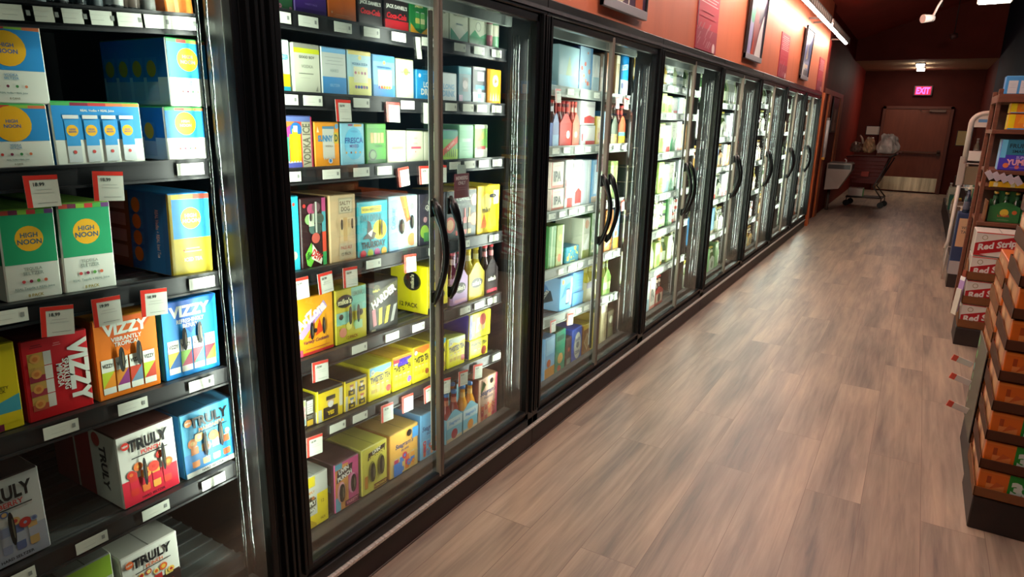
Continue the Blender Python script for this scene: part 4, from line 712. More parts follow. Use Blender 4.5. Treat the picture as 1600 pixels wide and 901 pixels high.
# second cooler
item(2, 0, 428, 458, -30, 'floral', 'dark green flowered carton')
item(2, 0, 459, 511, -26, 'purple', 'purple carton')
item(2, 0, 512, 557, -22, 'orange_plain', 'plain orange carton')
item(2, 0, 559, 598, -14, 'cola_black', 'black cola whiskey carton')
item(2, 0, 600, 639, -8, 'cola_red', 'black and red cola whiskey carton')
item(2, 0, 640, 669, -4, 'green_whisky', 'green whiskey can carton')
item(2, 0, 671, 702, 8, 'cut_white2', 'white and sage cocktail carton')
item(2, 0, 703, 732, 15, 'cut_white', 'white cocktail carton with teal diamond')
item(2, 0, 733, 761, 23, 'cut_green', 'white and green cocktail carton')
canp(2, 0, 763, 784, 'pink and green slim can pack', ('c87a8a', '7ab08a'), 'dcdcc8', 2, 2, layers=1, h=.15)
item(2, 1, 428, 454, 62, 'beach', 'white carton with yellow and teal base')
item(2, 1, 458, 501, 69, 'goodboy', 'cream carton with lime stripe')
item(2, 1, 502, 542, 75, 'sky_low', 'pale grey carton with blue base')
item(2, 1, 543, 581, 80, 'sand', 'pale blue and yellow can carton')
item(2, 1, 582, 618, 87, 'sea_blue', 'sky blue can carton')
item(2, 1, 619, 647, 93, 'lemon_white', 'cream carton with yellow burst')
item(2, 1, 650, 684, 110, 'long_blue', 'bright blue carton with tall white letters')
item(2, 1, 688, 714, 114, 'long_white', 'white carton with tall blue letters')
item(2, 1, 716, 737, 104, 'teal_cans', 'dark teal can carton')
item(2, 1, 738, 760, 105, 'navy_white', 'navy and white can carton')
item(2, 1, 761, 783, 109, 'amber', 'amber carton with pale disc')
item(2, 2, 440, 489, 181, 'rainbow', 'multicoloured carton with yellow bottle picture')
item(2, 2, 491, 531, 191, 'sunny', 'orange juice-vodka carton')
item(2, 2, 532, 570, 193, 'fresca', 'light blue mixed-drink carton')
item(2, 2, 572, 604, 193, 'lime', 'leaf green carton with four small cans')
item(2, 2, 605, 635, 204, 'cream_o', 'cream carton with orange bar')
item(2, 2, 636, 662, 205, 'cream_r', 'cream carton with red bar')
item(2, 2, 663, 688, 206, 'cream_g', 'cream carton with green bar')
item(2, 2, 691, 716, 203, 'banner', 'green carton with red diagonal banner')
item(2, 2, 717, 740, 195, 'mint', 'mint green carton')
item(2, 2, 741, 762, 195, 'melon', 'light green carton with white base')
item(2, 3, 446, 468, 307, 'aqua_slim', 'narrow aqua carton')
item(2, 3, 469, 510, 309, 'dew', 'dark maroon carton with many cans')
item(2, 3, 514, 556, 304, 'kraft', 'brown kraft ale carton')
item(2, 3, 558, 606, 314, 'thursday', 'teal carton with yellow moon and bird')
item(2, 3, 607, 652, 306, 'glass_pic', 'pale blue carton with glass pictures')
item(2, 3, 654, 696, 302, 'cocktail', 'dark purple cocktail carton')
item(2, 3, 697, 744, 297, 'cocktail_dk', 'dark grey cocktail bottle carton')
item(2, 3, 745, 780, 290, 'mikes_y', 'bright yellow lemonade carton')
item(2, 4, 460, 521, 462, 'arizona', 'orange and yellow carton with lilac ribbon', .26)
item(2, 4, 523, 573, 449, 'mikes_v', 'yellow and teal lemonade carton', .26)
item(2, 4, 575, 622, 438, 'harder', 'black lemonade carton', .26)
item(2, 4, 667, 700, 414, 'mikes_box', 'yellow box with black oval', .2)
LEM = lambda c, t: [('E', .5, .62, .36, DK, .2), T(t, .5, .62, .18, 'e8e4c8', w=.6), R(.1, .08, .9, .2, c)]
six(2, 4, 707, 731, 'lilac four-bottle carrier', 'b08ac0', LEM('d8a0b8', "mike's"), '6a2a3a', 'c84a5a', 'd8b0c0', ny=2)
six(2, 4, 732, 757, 'yellow four-bottle carrier', 'e8d028', LEM('c8b020', "mike's"), 'c8b43a', 'e8d020', 'e8e0a0', ny=2)
six(2, 4, 758, 778, 'black and pink four-bottle carrier', '2a2426', LEM('c03a4a', "mike's"), '3a2a28', 'd8404a', 'd88a90', ny=2)
item(2, 5, 464, 492, 622, 'slim_grid', 'black carton with pale can grid', .34)
item(2, 5, 494, 536, 606, 'tea_man', 'yellow carton with large capped face', .34)
item(2, 5, 537, 573, 591, 'tea_men', 'yellow carton with four small faces', .34)
item(2, 5, 575, 611, 571, 'tw_blue', 'yellow tea carton with blue top', .34)
item(2, 5, 612, 643, 556, 'tw_purple', 'yellow tea carton with purple crown', .34)
item(2, 5, 644, 670, 541, 'tw_orange', 'yellow tea carton with orange top', .34)
item(2, 5, 671, 696, 531, 'tw_lite', 'yellow tea carton with sky-blue top', .34)
item(2, 5, 699, 726, 527, 'tw_half', 'yellow tea carton with pale top', .34)
it = item(2, 5, 733, 762, 529, 'tw_small', 'lower yellow tea box with purple side', .3)
_y = (on_x(733, 548, XF)[0] + on_x(765, 548, XF)[0]) / 2
item(2, 5, 732, 766, 488, 'tw_pic', 'upper stacked yellow tea box', .3, zoff=on_x(747, 529, XF)[1] - shelf_z(2, 5, _y) + .002)
item(2, 6, 470, 513, 742, 'simply', 'grey and yellow lemonade carton', .32)
item(2, 6, 521, 561, 718, 'loving', 'pink and orange punch carton', .34)
item(2, 6, 564, 605, 695, 'livin', 'pale yellow lemonade carton with two slots', .34)
item(2, 6, 608, 653, 671, 'sg_orange', 'orange cooler-drink carton with blue script', .3)
item(2, 6, 656, 686, 643, 'sg_blue', 'sky blue cooler-drink carton', .34)
SGA = lambda c: [R(0, .62, 1, 1, 'b8c8cc'), T("Seagram's", .5, .8, .18, '3a78b8', w=.86, sh=.2), R(0, 0, 1, .2, 'c8b090'), C(.5, .32, .2, c)]
six(2, 6, 697, 722, 'pale carrier of red drink bottles', '7ab0c4', SGA('a83040'), '8a2a2a', '3a78b8', 'c87050', ny=2, peak=.035)
six(2, 6, 723, 746, 'pale carrier of orange drink bottles', '7ab0c4', SGA('d88a3a'), 'd8902c', '3a78b8', 'e0b060', ny=2, peak=.035)
item(2, 6, 747, 776, 588, 'sg_pink', 'pale pink cooler-drink carton with leaf', .32)
# third cooler
item(3, 0, 873, 905, 72, 'ice_blue', 'pale ice blue carton')
item(3, 0, 906, 925, 73, 'red_swirl', 'blue carton with red swirls')
item(3, 0, 926, 937, 86, 'silver_tall', 'white and silver carton')
item(3, 0, 938, 945, 84, 'tan', 'tan carton')
item(3, 0, 946, 956, 83, 'orange_str', 'orange striped carton')
item(3, 0, 962, 968, 86, 'cream_blk', 'cream carton')
item(3, 0, 969, 982, 87, 'blue_word', 'blue lettered carton')
six(3, 1, 864, 874, 'slim blue carrier of dark bottles', '7a8ab8', [R(0, 0, 1, .5, '8ab0d8')], '2a1a1a', 'a83030', 'c8c8d0', ny=1)
six(3, 1, 875, 894, 'red carrier of dark red bottles', 'c8342c', [C(.7, .5, .15, 'e8e0d8')], '5a1418', 'b83030', 'c03a30')
six(3, 1, 895, 906, 'pinkish red carrier', 'c86a5a', [C(.5, .5, .2, 'e0b8a0')], '8a2a24', 'c04a40', 'c8a090', ny=2)
item(3, 1, 908, 930, 196, 'silver_red', 'lower white carton with red base', .2)
item(3, 1, 931, 942, 182, 'ylw_box', 'dull yellow carton')
item(3, 1, 943, 951, 174, 'blue_tall', 'bright blue carton')
six(3, 1, 956, 966, 'olive carrier of dark bottles', '4a5a3a', [R(0, 0, 1, .5, 'c8b050')], '241a14', '8a2a24', '5a5040', ny=2)
six(3, 1, 967, 979, 'red and yellow carrier', 'd85a3a', [R(0, 0, 1, .4, 'e0b830'), R(0, .4, 1, .6, '58a8a0')], '5a1a14', 'b83030', 'b84030', ny=2)
item(3, 2, 861, 881, 295, 'ipa', 'lower cream ale carton with red edge', .22)
item(3, 2, 883, 895, 250, 'silver_red', 'silver carton with red side band')
item(3, 2, 896, 909, 250, 'silver_red2', 'white carton with red panel')
item(3, 2, 910, 923, 250, 'silver', 'plain silver carton')
item(3, 2, 924, 936, 250, 'blue_tall', 'blue and tan tall carton')
item(3, 2, 937, 945, 262, 'green_mix', 'mottled green carton')
item(3, 2, 953, 964, 252, 'lime_tall', 'pale lime carton')
def on_top(k, i, xa, xb, ytop, ybelow, style, desc, d=.2):
    y_, z_ = on_x((xa + xb) / 2, ybelow, XF)
    return item(k, i, xa, xb, ytop, style, desc, d, zoff=z_ - shelf_z(k, i, y_) + .002)
on_top(3, 1, 908, 930, 158, 196, 'silver_red2', 'upper stacked white carton')
on_top(3, 2, 861, 881, 253, 295, 'ipa', 'upper stacked cream ale carton', .22)
item(3, 3, 857, 868, 354, 'green_st', 'green striped carton')
item(3, 3, 869, 880, 352, 'green_or', 'green and orange carton')
item(3, 3, 884, 904, 385, 'teal_low', 'low teal carton with yellow spots')
item(3, 3, 896, 908, 342, 'teal_ylw', 'tall teal and yellow carton', .16, back=.22)
item(3, 3, 910, 921, 341, 'white_or', 'white and orange carton')
item(3, 3, 923, 932, 333, 'green_mix', 'dark green narrow carton')
item(3, 3, 933, 943, 333, 'green_st', 'second green striped carton')
item(3, 3, 945, 957, 329, 'orange_tall', 'tall orange carton')
item(3, 3, 958, 968, 329, 'blue_or', 'pale blue and orange carton')
item(3, 4, 874, 893, 434, 'blue_12', 'large light blue beer carton', .2)
on_ = item(3, 4, 895, 911, 456, 'blue_stack', 'lower sky blue beer carton', .24)
on_top(3, 4, 895, 911, 425, 456, 'blue_stack', 'upper sky blue beer carton', .24)
six(3, 4, 914, 936, 'grey and yellow carrier', 'b4b490', [R(.6, 0, 1, 1, 'c8b83a'), R(0, .7, .5, 1, '8a8a9a')], 'b8b02c', 'e8d848', 'd0cc70', peak=.01)
six(3, 4, 940, 951, 'lime labelled bottle carrier', '8ac04a', [R(0, .3, 1, .7, 'c8dca0')], 'b0b860', '8ac04a', 'c8dcb0', ny=2)
item(3, 5, 851, 867, 527, 'blue_or', 'blue carton with orange base')
item(3, 5, 868, 883, 517, 'green_pic', 'bottle-green picture carton')
item(3, 5, 884, 893, 528, 'dark_bot', 'dark brown narrow carton')
item(3, 5, 894, 909, 513, 'cider', 'royal blue cider carton with pale oval', .26)
item(3, 5, 911, 923, 507, 'brown_dia', 'brown carton with tan diamond', .26)
item(3, 5, 924, 935, 488, 'ylw_box', 'mustard yellow carton')
item(3, 5, 938, 948, 476, 'cream_blk', 'cream and gold tall carton')
item(3, 5, 949, 959, 486, 'dark_olive', 'dark olive carton')

# ------------------------------------------------------------------ the five far coolers, packed with bottles, cans and cartons
PROTO = {}
def proto(key):
    if key in PROTO: return PROTO[key]
    kind, a = key[0], key[1:]
    if kind == 'six':
        body, gl, cap, lab = a
        o = make_sixpack(.19, body, [R(.1, .2, .9, .8, lab), C(.5, .5, .2, gl)], gl, cap, lab, merged=True, peak=.03)
    elif kind == 'row':
        gl, cap, lab = a; b = MB(); pr = bottle_prof(gl, cap, lab, .25, .033)
        for i in range(2): b.lathe((i - .5) * .07, 0, pr, 9)
        o = b.build('drink_bottle')
    elif kind == 'can':
        o = make_canpack(2, 2, a[:2], a[2], merged=True, layers=2, h=.1)
    else:
        o = make_carton(a[0], .15, .2, .2)
        for c in list(o.children): D.objects.remove(c)
    o.hide_render = False; COL.objects.unlink(o); PROTO[key] = o
    return o
FARC = [('box', 'silver_tall', .13, 'white and silver carton'), ('box', 'silver_red', .13, 'white and red carton'), ('box', 'ice_blue', .14, 'pale blue carton'), ('box', 'blue_tall', .12, 'blue carton'),
        ('box', 'lime_tall', .12, 'lime green carton'), ('box', 'green_st', .13, 'striped green carton'), ('box', 'orange_tall', .12, 'orange carton'), ('box', 'cream_o', .13, 'cream carton'), ('box', 'cut_green', .13, 'white and green carton'), ('box', 'ipa', .13, 'cream lettered carton'), ('box', 'brown_dia', .12, 'brown carton')]
FARS = [('six', 'c8ccb8', '4a5a30', 'c8b850', 'd8dcc8', .18, 'white carrier of green bottles'), ('six', 'b8c4a0', '2a4a30', 'd8d8c0', 'e0e4d0', .18, 'sage carrier of dark green bottles'), ('six', 'c89a50', '4a2a14', 'c8a040', 'd8c8a0', .18, 'tan carrier of brown bottles'),
        ('six', 'a83028', '3a1c10', 'c83a30', 'd8c0a8', .18, 'red carrier of brown bottles'), ('six', 'c0ccd0', 'b8c4a8', 'c8d0d0', 'd8e4e4', .18, 'white carrier of clear bottles'), ('six', '3a64a0', '3a2a1c', '3a64a0', 'c8d0d8', .18, 'blue carrier of brown bottles')]
FARR = [('row', 'b8c89a', 'd8d8a8', 'e0e4cc', .075, 'pale green bottles'), ('row', '3a5a34', 'b8c0a0', 'c8d4b8', .075, 'green bottles'), ('row', 'c8a850', 'e0d090', 'e4dcb8', .075, 'golden bottles'), ('row', 'c8ccc0', 'd8dcd8', 'd8e0dc', .075, 'clear bottles'), ('row', '4a2c18', 'b8a070', 'd0c4a8', .075, 'brown bottles')]
FARK = [('can', 'c8d0d0', 'a8b8b8', 'e0e4e0', .15, 'silver cans stacked two high'), ('can', '8ab878', 'c8d0b0', 'e0e4d0', .15, 'green cans stacked two high'), ('can', 'c85a4a', 'd8c8b8', 'e0dcd0', .15, 'red cans stacked two high')]
CAT = {'box': 'drinks carton', 'six': 'bottle pack', 'row': 'bottles', 'can': 'can pack'}
def fill(k, i, pool, y_from=None, y_to=None, hmax=.26):
    a, c = span(k); y = (y_from or a) + .02; n = 0; end = (y_to or c) - .05; prev = None
    while True:
        q = random.choice(pool)
        if q is prev: q = random.choice(pool)
        prev = q; wd = q[-2]
        if y + wd > end: break
        n += 1
        if n > 16: break
        key = q[:-2]; p = proto(key)
        yc = y + wd / 2; z = shelf_z(k, i, yc) + .0015
        room = (SHELF[k][i - 1][0] - SHELF[k][i][0] - .06) if i else 2.04 - SHELF[k][i][0]
        if q[0] == 'box': hz = min(hmax, room) * random.uniform(.82, 1) / .2; s_ = (1, wd / .15 * .98, hz); dep = .2
        elif q[0] == 'six': hz = min(1.0, room / .24); s_ = (1, .95, hz); dep = .125
        elif q[0] == 'row': hz = min(1.05, room / .26); s_ = (1, 1, hz); dep = .136
        else: hz = min(1.0, room / .205); s_ = (1, wd / .14, hz); dep = .136
        o = place(p, (XF - dep / 2, yc, z), (shelf_tilt(k, i), 0, 0), s_)
        if n < 8: loc = '%s from the left %s' % (ORD[n], where(k, i))
        else: loc = '%s from left, %s shelf, %s cooler' % (ORD[n], ORD[i + 1], COOL[k])
        lab = '%s %s' % (q[-1], loc)
        if len(lab.split()) > 16: lab = '%s, %s from left, %s shelf, %s cooler' % (q[-1], ORD[n], ORD[i + 1], COOL[k])
        tag(o, lab, CAT[q[0]], group(k)); ITEMS.append((k, i, yc, None))
        y += wd + .004
    return
fill(4, 0, FARR[:4] + FARK[:1]); fill(4, 1, FARC[:5] + FARK[:1]); fill(4, 2, [FARC[4], FARC[5], FARC[6], FARC[8], FARC[1]]); fill(4, 3, [FARC[0], FARC[8], FARR[0], FARR[1], FARC[4]])
fill(4, 4, [FARC[5], FARC[1], FARK[2], FARK[1], FARR[0]]); fill(4, 5, FARR[:3] + [FARC[4]])
fill(4, 6, [FARS[5], FARS[3], FARC[0], FARC[9]], y_to=5.35)
fill(5, 0, FARR[:4]); fill(5, 1, [FARC[1], FARC[0], FARS[0], FARR[3]]); fill(5, 2, [FARC[3], FARC[6], FARS[2], FARC[1]]); fill(5, 3, [FARR[1], FARC[1], FARS[1], FARR[0]]); fill(5, 4, FARS[:2] + FARR[:2] + [FARC[3]]); fill(5, 5, [FARS[0], FARS[1], FARR[0], FARC[5]])
fill(6, 0, FARR[:4]); fill(6, 1, FARR + FARS[:1]); fill(6, 2, FARS + [FARC[4]]); fill(6, 3, FARR[:3] + FARS[:3]); fill(6, 4, FARS + FARK); fill(6, 5, [FARS[2], FARS[0], FARR[2]])
fill(7, 0, FARS[:3] + [FARC[1]]); fill(7, 1, FARS[:4] + FARR[:2]); fill(7, 2, FARR); fill(7, 3, FARS + FARR[:2]); fill(7, 4, FARS[:3] + FARC[:2]); fill(7, 5, FARS)
for i in range(6): fill(8, i, FARR[:4] + FARS[:2])

# ------------------------------------------------------------------ price tags on the shelf rails
def tag_mb(w_, h_, promo, price='18.99'):
    b = MB(); t = .0012
    b.box(0, t, -w_ / 2, w_ / 2, -h_ / 2, h_ / 2, M('d8dccf', .3))
    F = Fr((t, -w_ / 2, -h_ / 2), (0, w_, 0), (0, 0, h_))
    if promo: b.art(F, [R(0, 0, .16, 1, 'd8382c'), R(0, .86, 1, 1, 'd8382c'), T(price, .42, .72, .12, '3a3c3a', w=.4), LN(.25, .85, .4, .6, 2, 'a8aca4'), LN(.3, .9, .1, .16, 1, '6a6e68')], .3)
    else: b.art(F, [LN(.2, .6, .25, .45, 1, '6a6e68'), LN(.2, .7, .55, .85, 1, 'b4b8ae'), R(.8, .35, .9, .7, '8a8e88')], .3)
    return b
TM = {}
def tag_obj(kind):
    if kind not in TM:
        if kind == 'white': me = tag_mb(.062, .03, False).mesh('price_tag')
        elif kind == 'wide': me = tag_mb(.075, .03, False).mesh('price_tag')
        elif kind == 'slip': me = tag_mb(.03, .075, False).mesh('price_slip')
        elif kind == 'tiny': me = tag_mb(.055, .026, True).mesh('price_tag')
        else: me = tag_mb(.066, .068, True, {'r19': '19.99'}.get(kind, '18.99')).mesh('price_tag')
        TM[kind] = me
    n = {'slip': 'price_slip'}.get(kind, 'price_tag')
    o = D.objects.new(n, TM[kind]); COL.objects.link(o); return o
KIND = {'white': 'white price tag', 'wide': 'white price tag', 'slip': 'white hanging slip', 'tiny': 'small red-edged price tag', 'r18': 'red-edged hanging price tag', 'r19': 'red-edged hanging price tag'}
TAGN = {}
def put_tag(k, i, y, kind):
    z = shelf_z(k, i, y); o = tag_obj(kind); r = random.uniform(-.05, .05)
    tilt = shelf_tilt(k, i)
    if kind in ('white', 'wide', 'tiny'): o.location = (XS + .0025, y, z - .019); o.rotation_euler = (tilt, 0, 0)
    else: o.location = (XS + .0085, y, z - .046); o.rotation_euler = (tilt + r * 1.5, -.06, r * 2)
    TAGN[(k, i)] = TAGN.get((k, i), 0) + 1
    return o
def label_tags(lst):
    lst.sort(key=lambda t: (t[0], t[1], t[2])); cnt = {}
    for k, i, y, kind in lst:
        n = cnt[(k, i)] = cnt.get((k, i), 0) + 1
        o = put_tag(k, i, y, kind)
        tag(o, '%s, %s from left on the %s rail of the %s cooler' % (KIND[kind], ORD[n] if n < 17 else 'last', ORD[i + 1], COOL[k]), 'price tag', 'price tags on the %s cooler' % COOL[k])
TL = []
def tags(k, i, xs, kind='white'):
    for x in xs:
        y = 1.8
        for _ in range(4):
            py = pix(XS, y, shelf_z(k, i, y) - .02)[1]; y = on_x(x, py, XS)[0]
        TL.append((k, i, y, kind))
tags(1, 0, (20, 66, 112, 156, 200, 244, 288), 'wide')
tags(1, 1, (297,), 'wide'); tags(1, 1, (60, 164), 'r18'); tags(1, 2, (315, 12), 'wide'); tags(1, 2, (84, 236), 'r18'); tags(1, 2, (162,), 'r19')
tags(1, 3, (95, 207, 314), 'wide'); tags(1, 4, (26, 143, 243, 333), 'wide')
tags(2, 0, (437, 481, 535, 580, 622, 668, 718, 748, 775), 'wide'); tags(2, 0, (651,), 'slip')
tags(2, 1, (449, 488, 564, 636, 704, 731, 752, 775), 'wide'); tags(2, 1, (533, 611), 'r18'); tags(2, 1, (663,), 'slip')
tags(2, 2, (454, 517, 564, 600, 710, 733, 755, 776), 'wide'); tags(2, 2, (628, 661, 686), 'r18')
tags(2, 3, (583, 678, 725, 771), 'wide'); tags(2, 3, (466, 505, 544, 638), 'r18')
tags(2, 4, (561, 612, 653, 726, 748, 768), 'wide'); tags(2, 4, (497,), 'r19')
tags(2, 5, (527, 562, 775), 'wide'); tags(2, 5, (488, 602, 634, 667, 693, 721, 744), 'r18')
tags(2, 6, (640, 677, 708, 737, 768), 'white'); tags(2, 6, (503, 554, 597), 'tiny')
tags(3, 0, (873 + 18, 911, 932, 946), 'wide'); tags(3, 0, (870, 963, 977), 'r18')
tags(3, 1, (868, 885, 902, 918, 934, 948, 962, 974), 'wide'); tags(3, 2, (862, 878, 893, 908, 922, 936, 950, 962), 'wide'); tags(3, 2, (971,), 'r18')
tags(3, 3, (876, 891, 906, 922, 935, 948, 960), 'white'); tags(3, 4, (904, 916, 930, 944, 956), 'wide'); tags(3, 4, (862, 889), 'r18')
tags(3, 5, (891, 904, 918, 929, 941, 953), 'white'); tags(3, 5, (862, 877), 'tiny')
for k in range(4, 9):
    for i in range(len(SHELF[k])):
        a, c = span(k); n = {4: 8, 5: 8, 6: 6, 7: 5, 8: 4}[k]
        for j in range(n): TL.append((k, i, a + .09 + (c - a - .18) * j / (n - 1) + random.uniform(-.012, .012), random.choice(('white', 'wide', 'wide'))))
label_tags(TL)
def rail_sign(k, i, x, desc):
    y = 2
    for _ in range(4): y = on_x(x, pix(XS, y, shelf_z(k, i, y) - .08)[1], XS)[0]
    b = MB(); b.box(0, .0015, -.052, .052, -.1, 0, M('6a1424', .35)); b.art(Fr((.0015, -.052, -.1), (0, .104, 0), (0, 0, .1)), [T('MEMBERS', .5, .82, .16, 'd8b8b8', w=.8), T('ONLY', .5, .62, .15, 'd8b8b8', w=.5), LN(.12, .85, .3, .46, 2, 'a86a74')])
    b.box(-.0005, .001, -.03, .03, 0, .035, M('a8b0ac', .3))
    tag(b.build('rail_sign', None, (XS + .0105, y, shelf_z(k, i, y) - .052)), desc, 'sign', 'burgundy signs on the shelf rails')
rail_sign(2, 2, 718, 'burgundy sign hanging from the third rail of the second cooler')
rail_sign(3, 1, 936, 'burgundy sign hanging in the third cooler')

# ------------------------------------------------------------------ lamps of the shop
TUBEM = M('fff2e6', .4, emit=TUBE)
def wall_fixture(y0, y1, label, tm):
    root = empty('fluorescent_fixture', (-1.25, (y0 + y1) / 2, 2.86)); L_ = (y1 - y0) / 2
    b = MB(); b.cbox(-.05, .05, -L_, L_, .0, .05, M('b8aca4', .4), .004); b.box(.05, .054, -L_, L_, -.045, .05, M('9a8e86', .35, metal=.5)); b.build('housing', root)
    b = MB()
    for j in range(int(2 * L_ / .15)): b.box(.0545, .057, -L_ + j * .15 + .02, -L_ + j * .15 + .09, -.03, .03, M('d8c8bc', .3))
    b.build('louvre', root)
    b = MB(); b.tube([(0, -L_ + .02, -.018), (0, L_ - .02, -.018)], .022, tm, 10); b.build('lamp_tube', root)
    b = MB(); b.box(-.2, -.05, -L_ + .1, -L_ + .14, .02, .04, M('6a5a54', .5)); b.box(-.2, -.05, L_ - .14, L_ - .1, .02, .04, M('6a5a54', .5)); b.build('bracket', root)
    tag(root, label, 'light', 'tube lights over the orange wall')
ys = [(.3, 2.5), (2.65, 4.85), (5.0, 7.2), (7.35, 9.55), (9.7, 11.9)]
for (a_, c_), n_ in zip(ys, ('nearest the camera', 'second along', 'third along', 'fourth along', 'farthest, ending at the dark wall')):
    wall_fixture(a_, c_, 'glowing tube light above the orange wall, ' + n_, TUBEM if a_ > 4.9 else M('fff2e6', .4, emit=TUBE * .4))
for j, (lx, ly) in enumerate(((-.45, .2), (-.45, 3.0), (-.45, 5.8))):
    root = empty('hanging_lamp', (lx, ly, 3.18)); b = MB(); b.cbox(-.17, .17, -.62, .62, 0, .05, M('d8d4cc', .4), .005); b.build('housing', root)
    b = MB()
    for yy in (-.5, .5): b.tube([(0, yy, .05), (0, yy, slope(lx) - 3.18)], .004, M('55504c', .4, metal=.6), 6)
    b.build('hanger', root); tag(root, 'hanging aisle lamp over the plank floor, %s from the camera' % ('nearest', 'second', 'third')[j], 'lamp', 'hanging aisle lamps')
# the short white lamp seen at the top of the picture
root = empty('hanging_lamp', (.38, 8.0, 2.76)); b = MB(); b.cbox(-.14, .14, -.2, .2, .01, .06, M('d8d0c4', .4), .006); b.build('housing', root)
b = MB(); b.box(-.125, .125, -.185, .185, .004, .01, M('f4ecd8', .4, emit=2.2)); b.build('diffuser', root)
b = MB(); b.tube([(0, 0, .06), (0, 0, slope(.38) - 2.76)], .006, M('3a3432', .4, metal=.5), 6); b.build('hanger', root)
area('far_ceiling_fill', (.38, 8.0, 2.835), (-.7, .5, 1), .28, .4, 55, (1, .84, .74))  # unseen upward fill added to brighten the sloping ceiling
tag(root, 'short pale lamp hanging at the top right before the teal wall', 'lamp')
# track spotlight
root = empty('track_spotlight', (-.16, 9.0, 2.76))
b = MB(); b.tube([(-.05, -.05, 0), (.045, .03, .01)], [.045, .036], M('e4ded6', .45), 14); b.build('lamp_head', root)
b = MB(); b.tube([(.04, .02, .02), (.07, .02, .12), (.10, .02, .19)], .012, M('c8c0b8', .4), 8); b.build('arm', root)
b = MB(); b.tube([(.10, .02, .19), (.10, .02, slope(-.06) - 2.76)], .008, M('2a2220', .5), 6); b.box(.085, .115, -.5, .5, .19, .21, M('241c1a', .5)); b.build('track', root)
tag(root, 'white spotlight on a short track under the sloping ceiling', 'spotlight')
root = empty('track_spotlight', (.17, 14.0, 3.1)); b = MB(); b.tube([(-.05, 0, 0), (.05, .03, .03)], [.05, .04], M('4a2a26', .5), 12); b.build('lamp_head', root)
b = MB(); b.tube([(0, 0, .03), (0, 0, slope(.17) - 3.1)], .008, M('2a1816', .5), 6); b.build('arm', root)
tag(root, 'dark unlit spotlight hanging in front of the bulkhead', 'spotlight')
# square lights on the lowered ceiling
for j, yy in enumerate((17.65, 18.9)):
    root = empty('ceiling_light', (-.31, yy, 2.94)); b = MB(); b.cbox(-.09, .09, -.2, .2, .0, .03, M('8a8078', .4), .004); b.build('frame', root)
    b = MB(); b.box(-.075, .075, -.18, .18, -.035, -.0, M('fff0dc', .4, emit=34)); b.build('diffuser', root)
    tag(root, 'small square light on the lowered ceiling, %s the exit' % ('farther from', 'nearer to')[j], 'light', 'lights on the lowered ceiling')
area('ceiling_spot_light', (-.31, 18.2, 2.88), (0, 0, -1), .3, .3, 8, (1, .8, .6))

# ------------------------------------------------------------------ pictures and banners over the coolers
def picture(y0, y1, z0, h, seed, label):
    W_ = y1 - y0; root = empty('framed_picture', (-1.425, (y0 + y1) / 2, z0)); root.rotation_euler = (0, math.radians(2), 0)
    b = MB(); fk = M('1c1a1e', .35); t = .03
    b.cbox(-.025, .0, -W_ / 2, -W_ / 2 + t * .6, 0, h, fk, .002); b.cbox(-.025, .0, W_ / 2 - t * .6, W_ / 2, 0, h, fk, .002); b.cbox(-.025, .0, -W_ / 2, W_ / 2, h - t, h, fk, .002)
    b.cbox(-.025, .002, -W_ / 2, W_ / 2, 0, .045, M('8f8c90', .35), .002); b.build('frame', root)
    b = MB(); b.box(-.02, -.012, -W_ / 2 + .01, W_ / 2 - .01, .01, h - .01, M('4a3348', .3)); r = random.Random(seed)
    F = Fr((-.012, -W_ / 2 + .02, .045), (0, W_ - .04, 0), (0, 0, h - .08)); ops = []
    if seed == 1: ops = [C(.35, .2, .2, 'c8bca0'), R(.56, 0, .59, 1, 'd8c8b8'), P([(.75, 0), (.95, 0), (.85, .5), (.7, .4)], 'b8583a'), P([(.0, 0), (.2, 0), (.3, .6), (.1, .8)], '2a2030'), C(.3, .6, .18, 'a87a5a')]
    elif seed == 2: ops = [R(0, 0, .28, 1, '9a90b4'), C(.2, .62, .13, '3a9a78'), P([(.35, 0), (.55, 0), (.7, .5), (.5, .9), (.3, .6)], '8a4a4c'), P([(.55, 0), (.95, 0), (.9, .7), (.7, .4)], 'e0d8d4'), P([(.6, .5), (.95, .7), (.9, 1), (.5, 1)], '2a2438'), P([(.3, 0), (.45, 0), (.4, .4)], 'b84a30')]
    else: ops = [R(0, 0, 1, 1, '7a78a0'), P([(.2, .3), (.8, .35), (.9, .8), (.4, .9)], '54587e'), P([(.35, .35), (.6, .4), (.5, .8)], 'b8a488'), R(.4, .18, .8, .26, 'e0b08a'), C(.3, .12, .16, 'c8c0b8'), R(.3, .02, .9, .14, '3c3038'), R(0, .9, 1, 1, 'd8d4dc')]
    b.art(F, ops, .3); b.build('print', root); tag(root, label, 'picture', 'framed pictures over the coolers')
picture(3.17, 3.76, 2.145, .62, 1, 'black-framed wine glass picture above the third cooler, cut off by the top edge')
picture(6.19, 6.84, 2.155, .62, 2, 'tall framed picture of pale glasses between two red banners')
picture(9.21, 9.80, 2.165, .62, 3, 'small far framed picture with violet tones before the last banner')
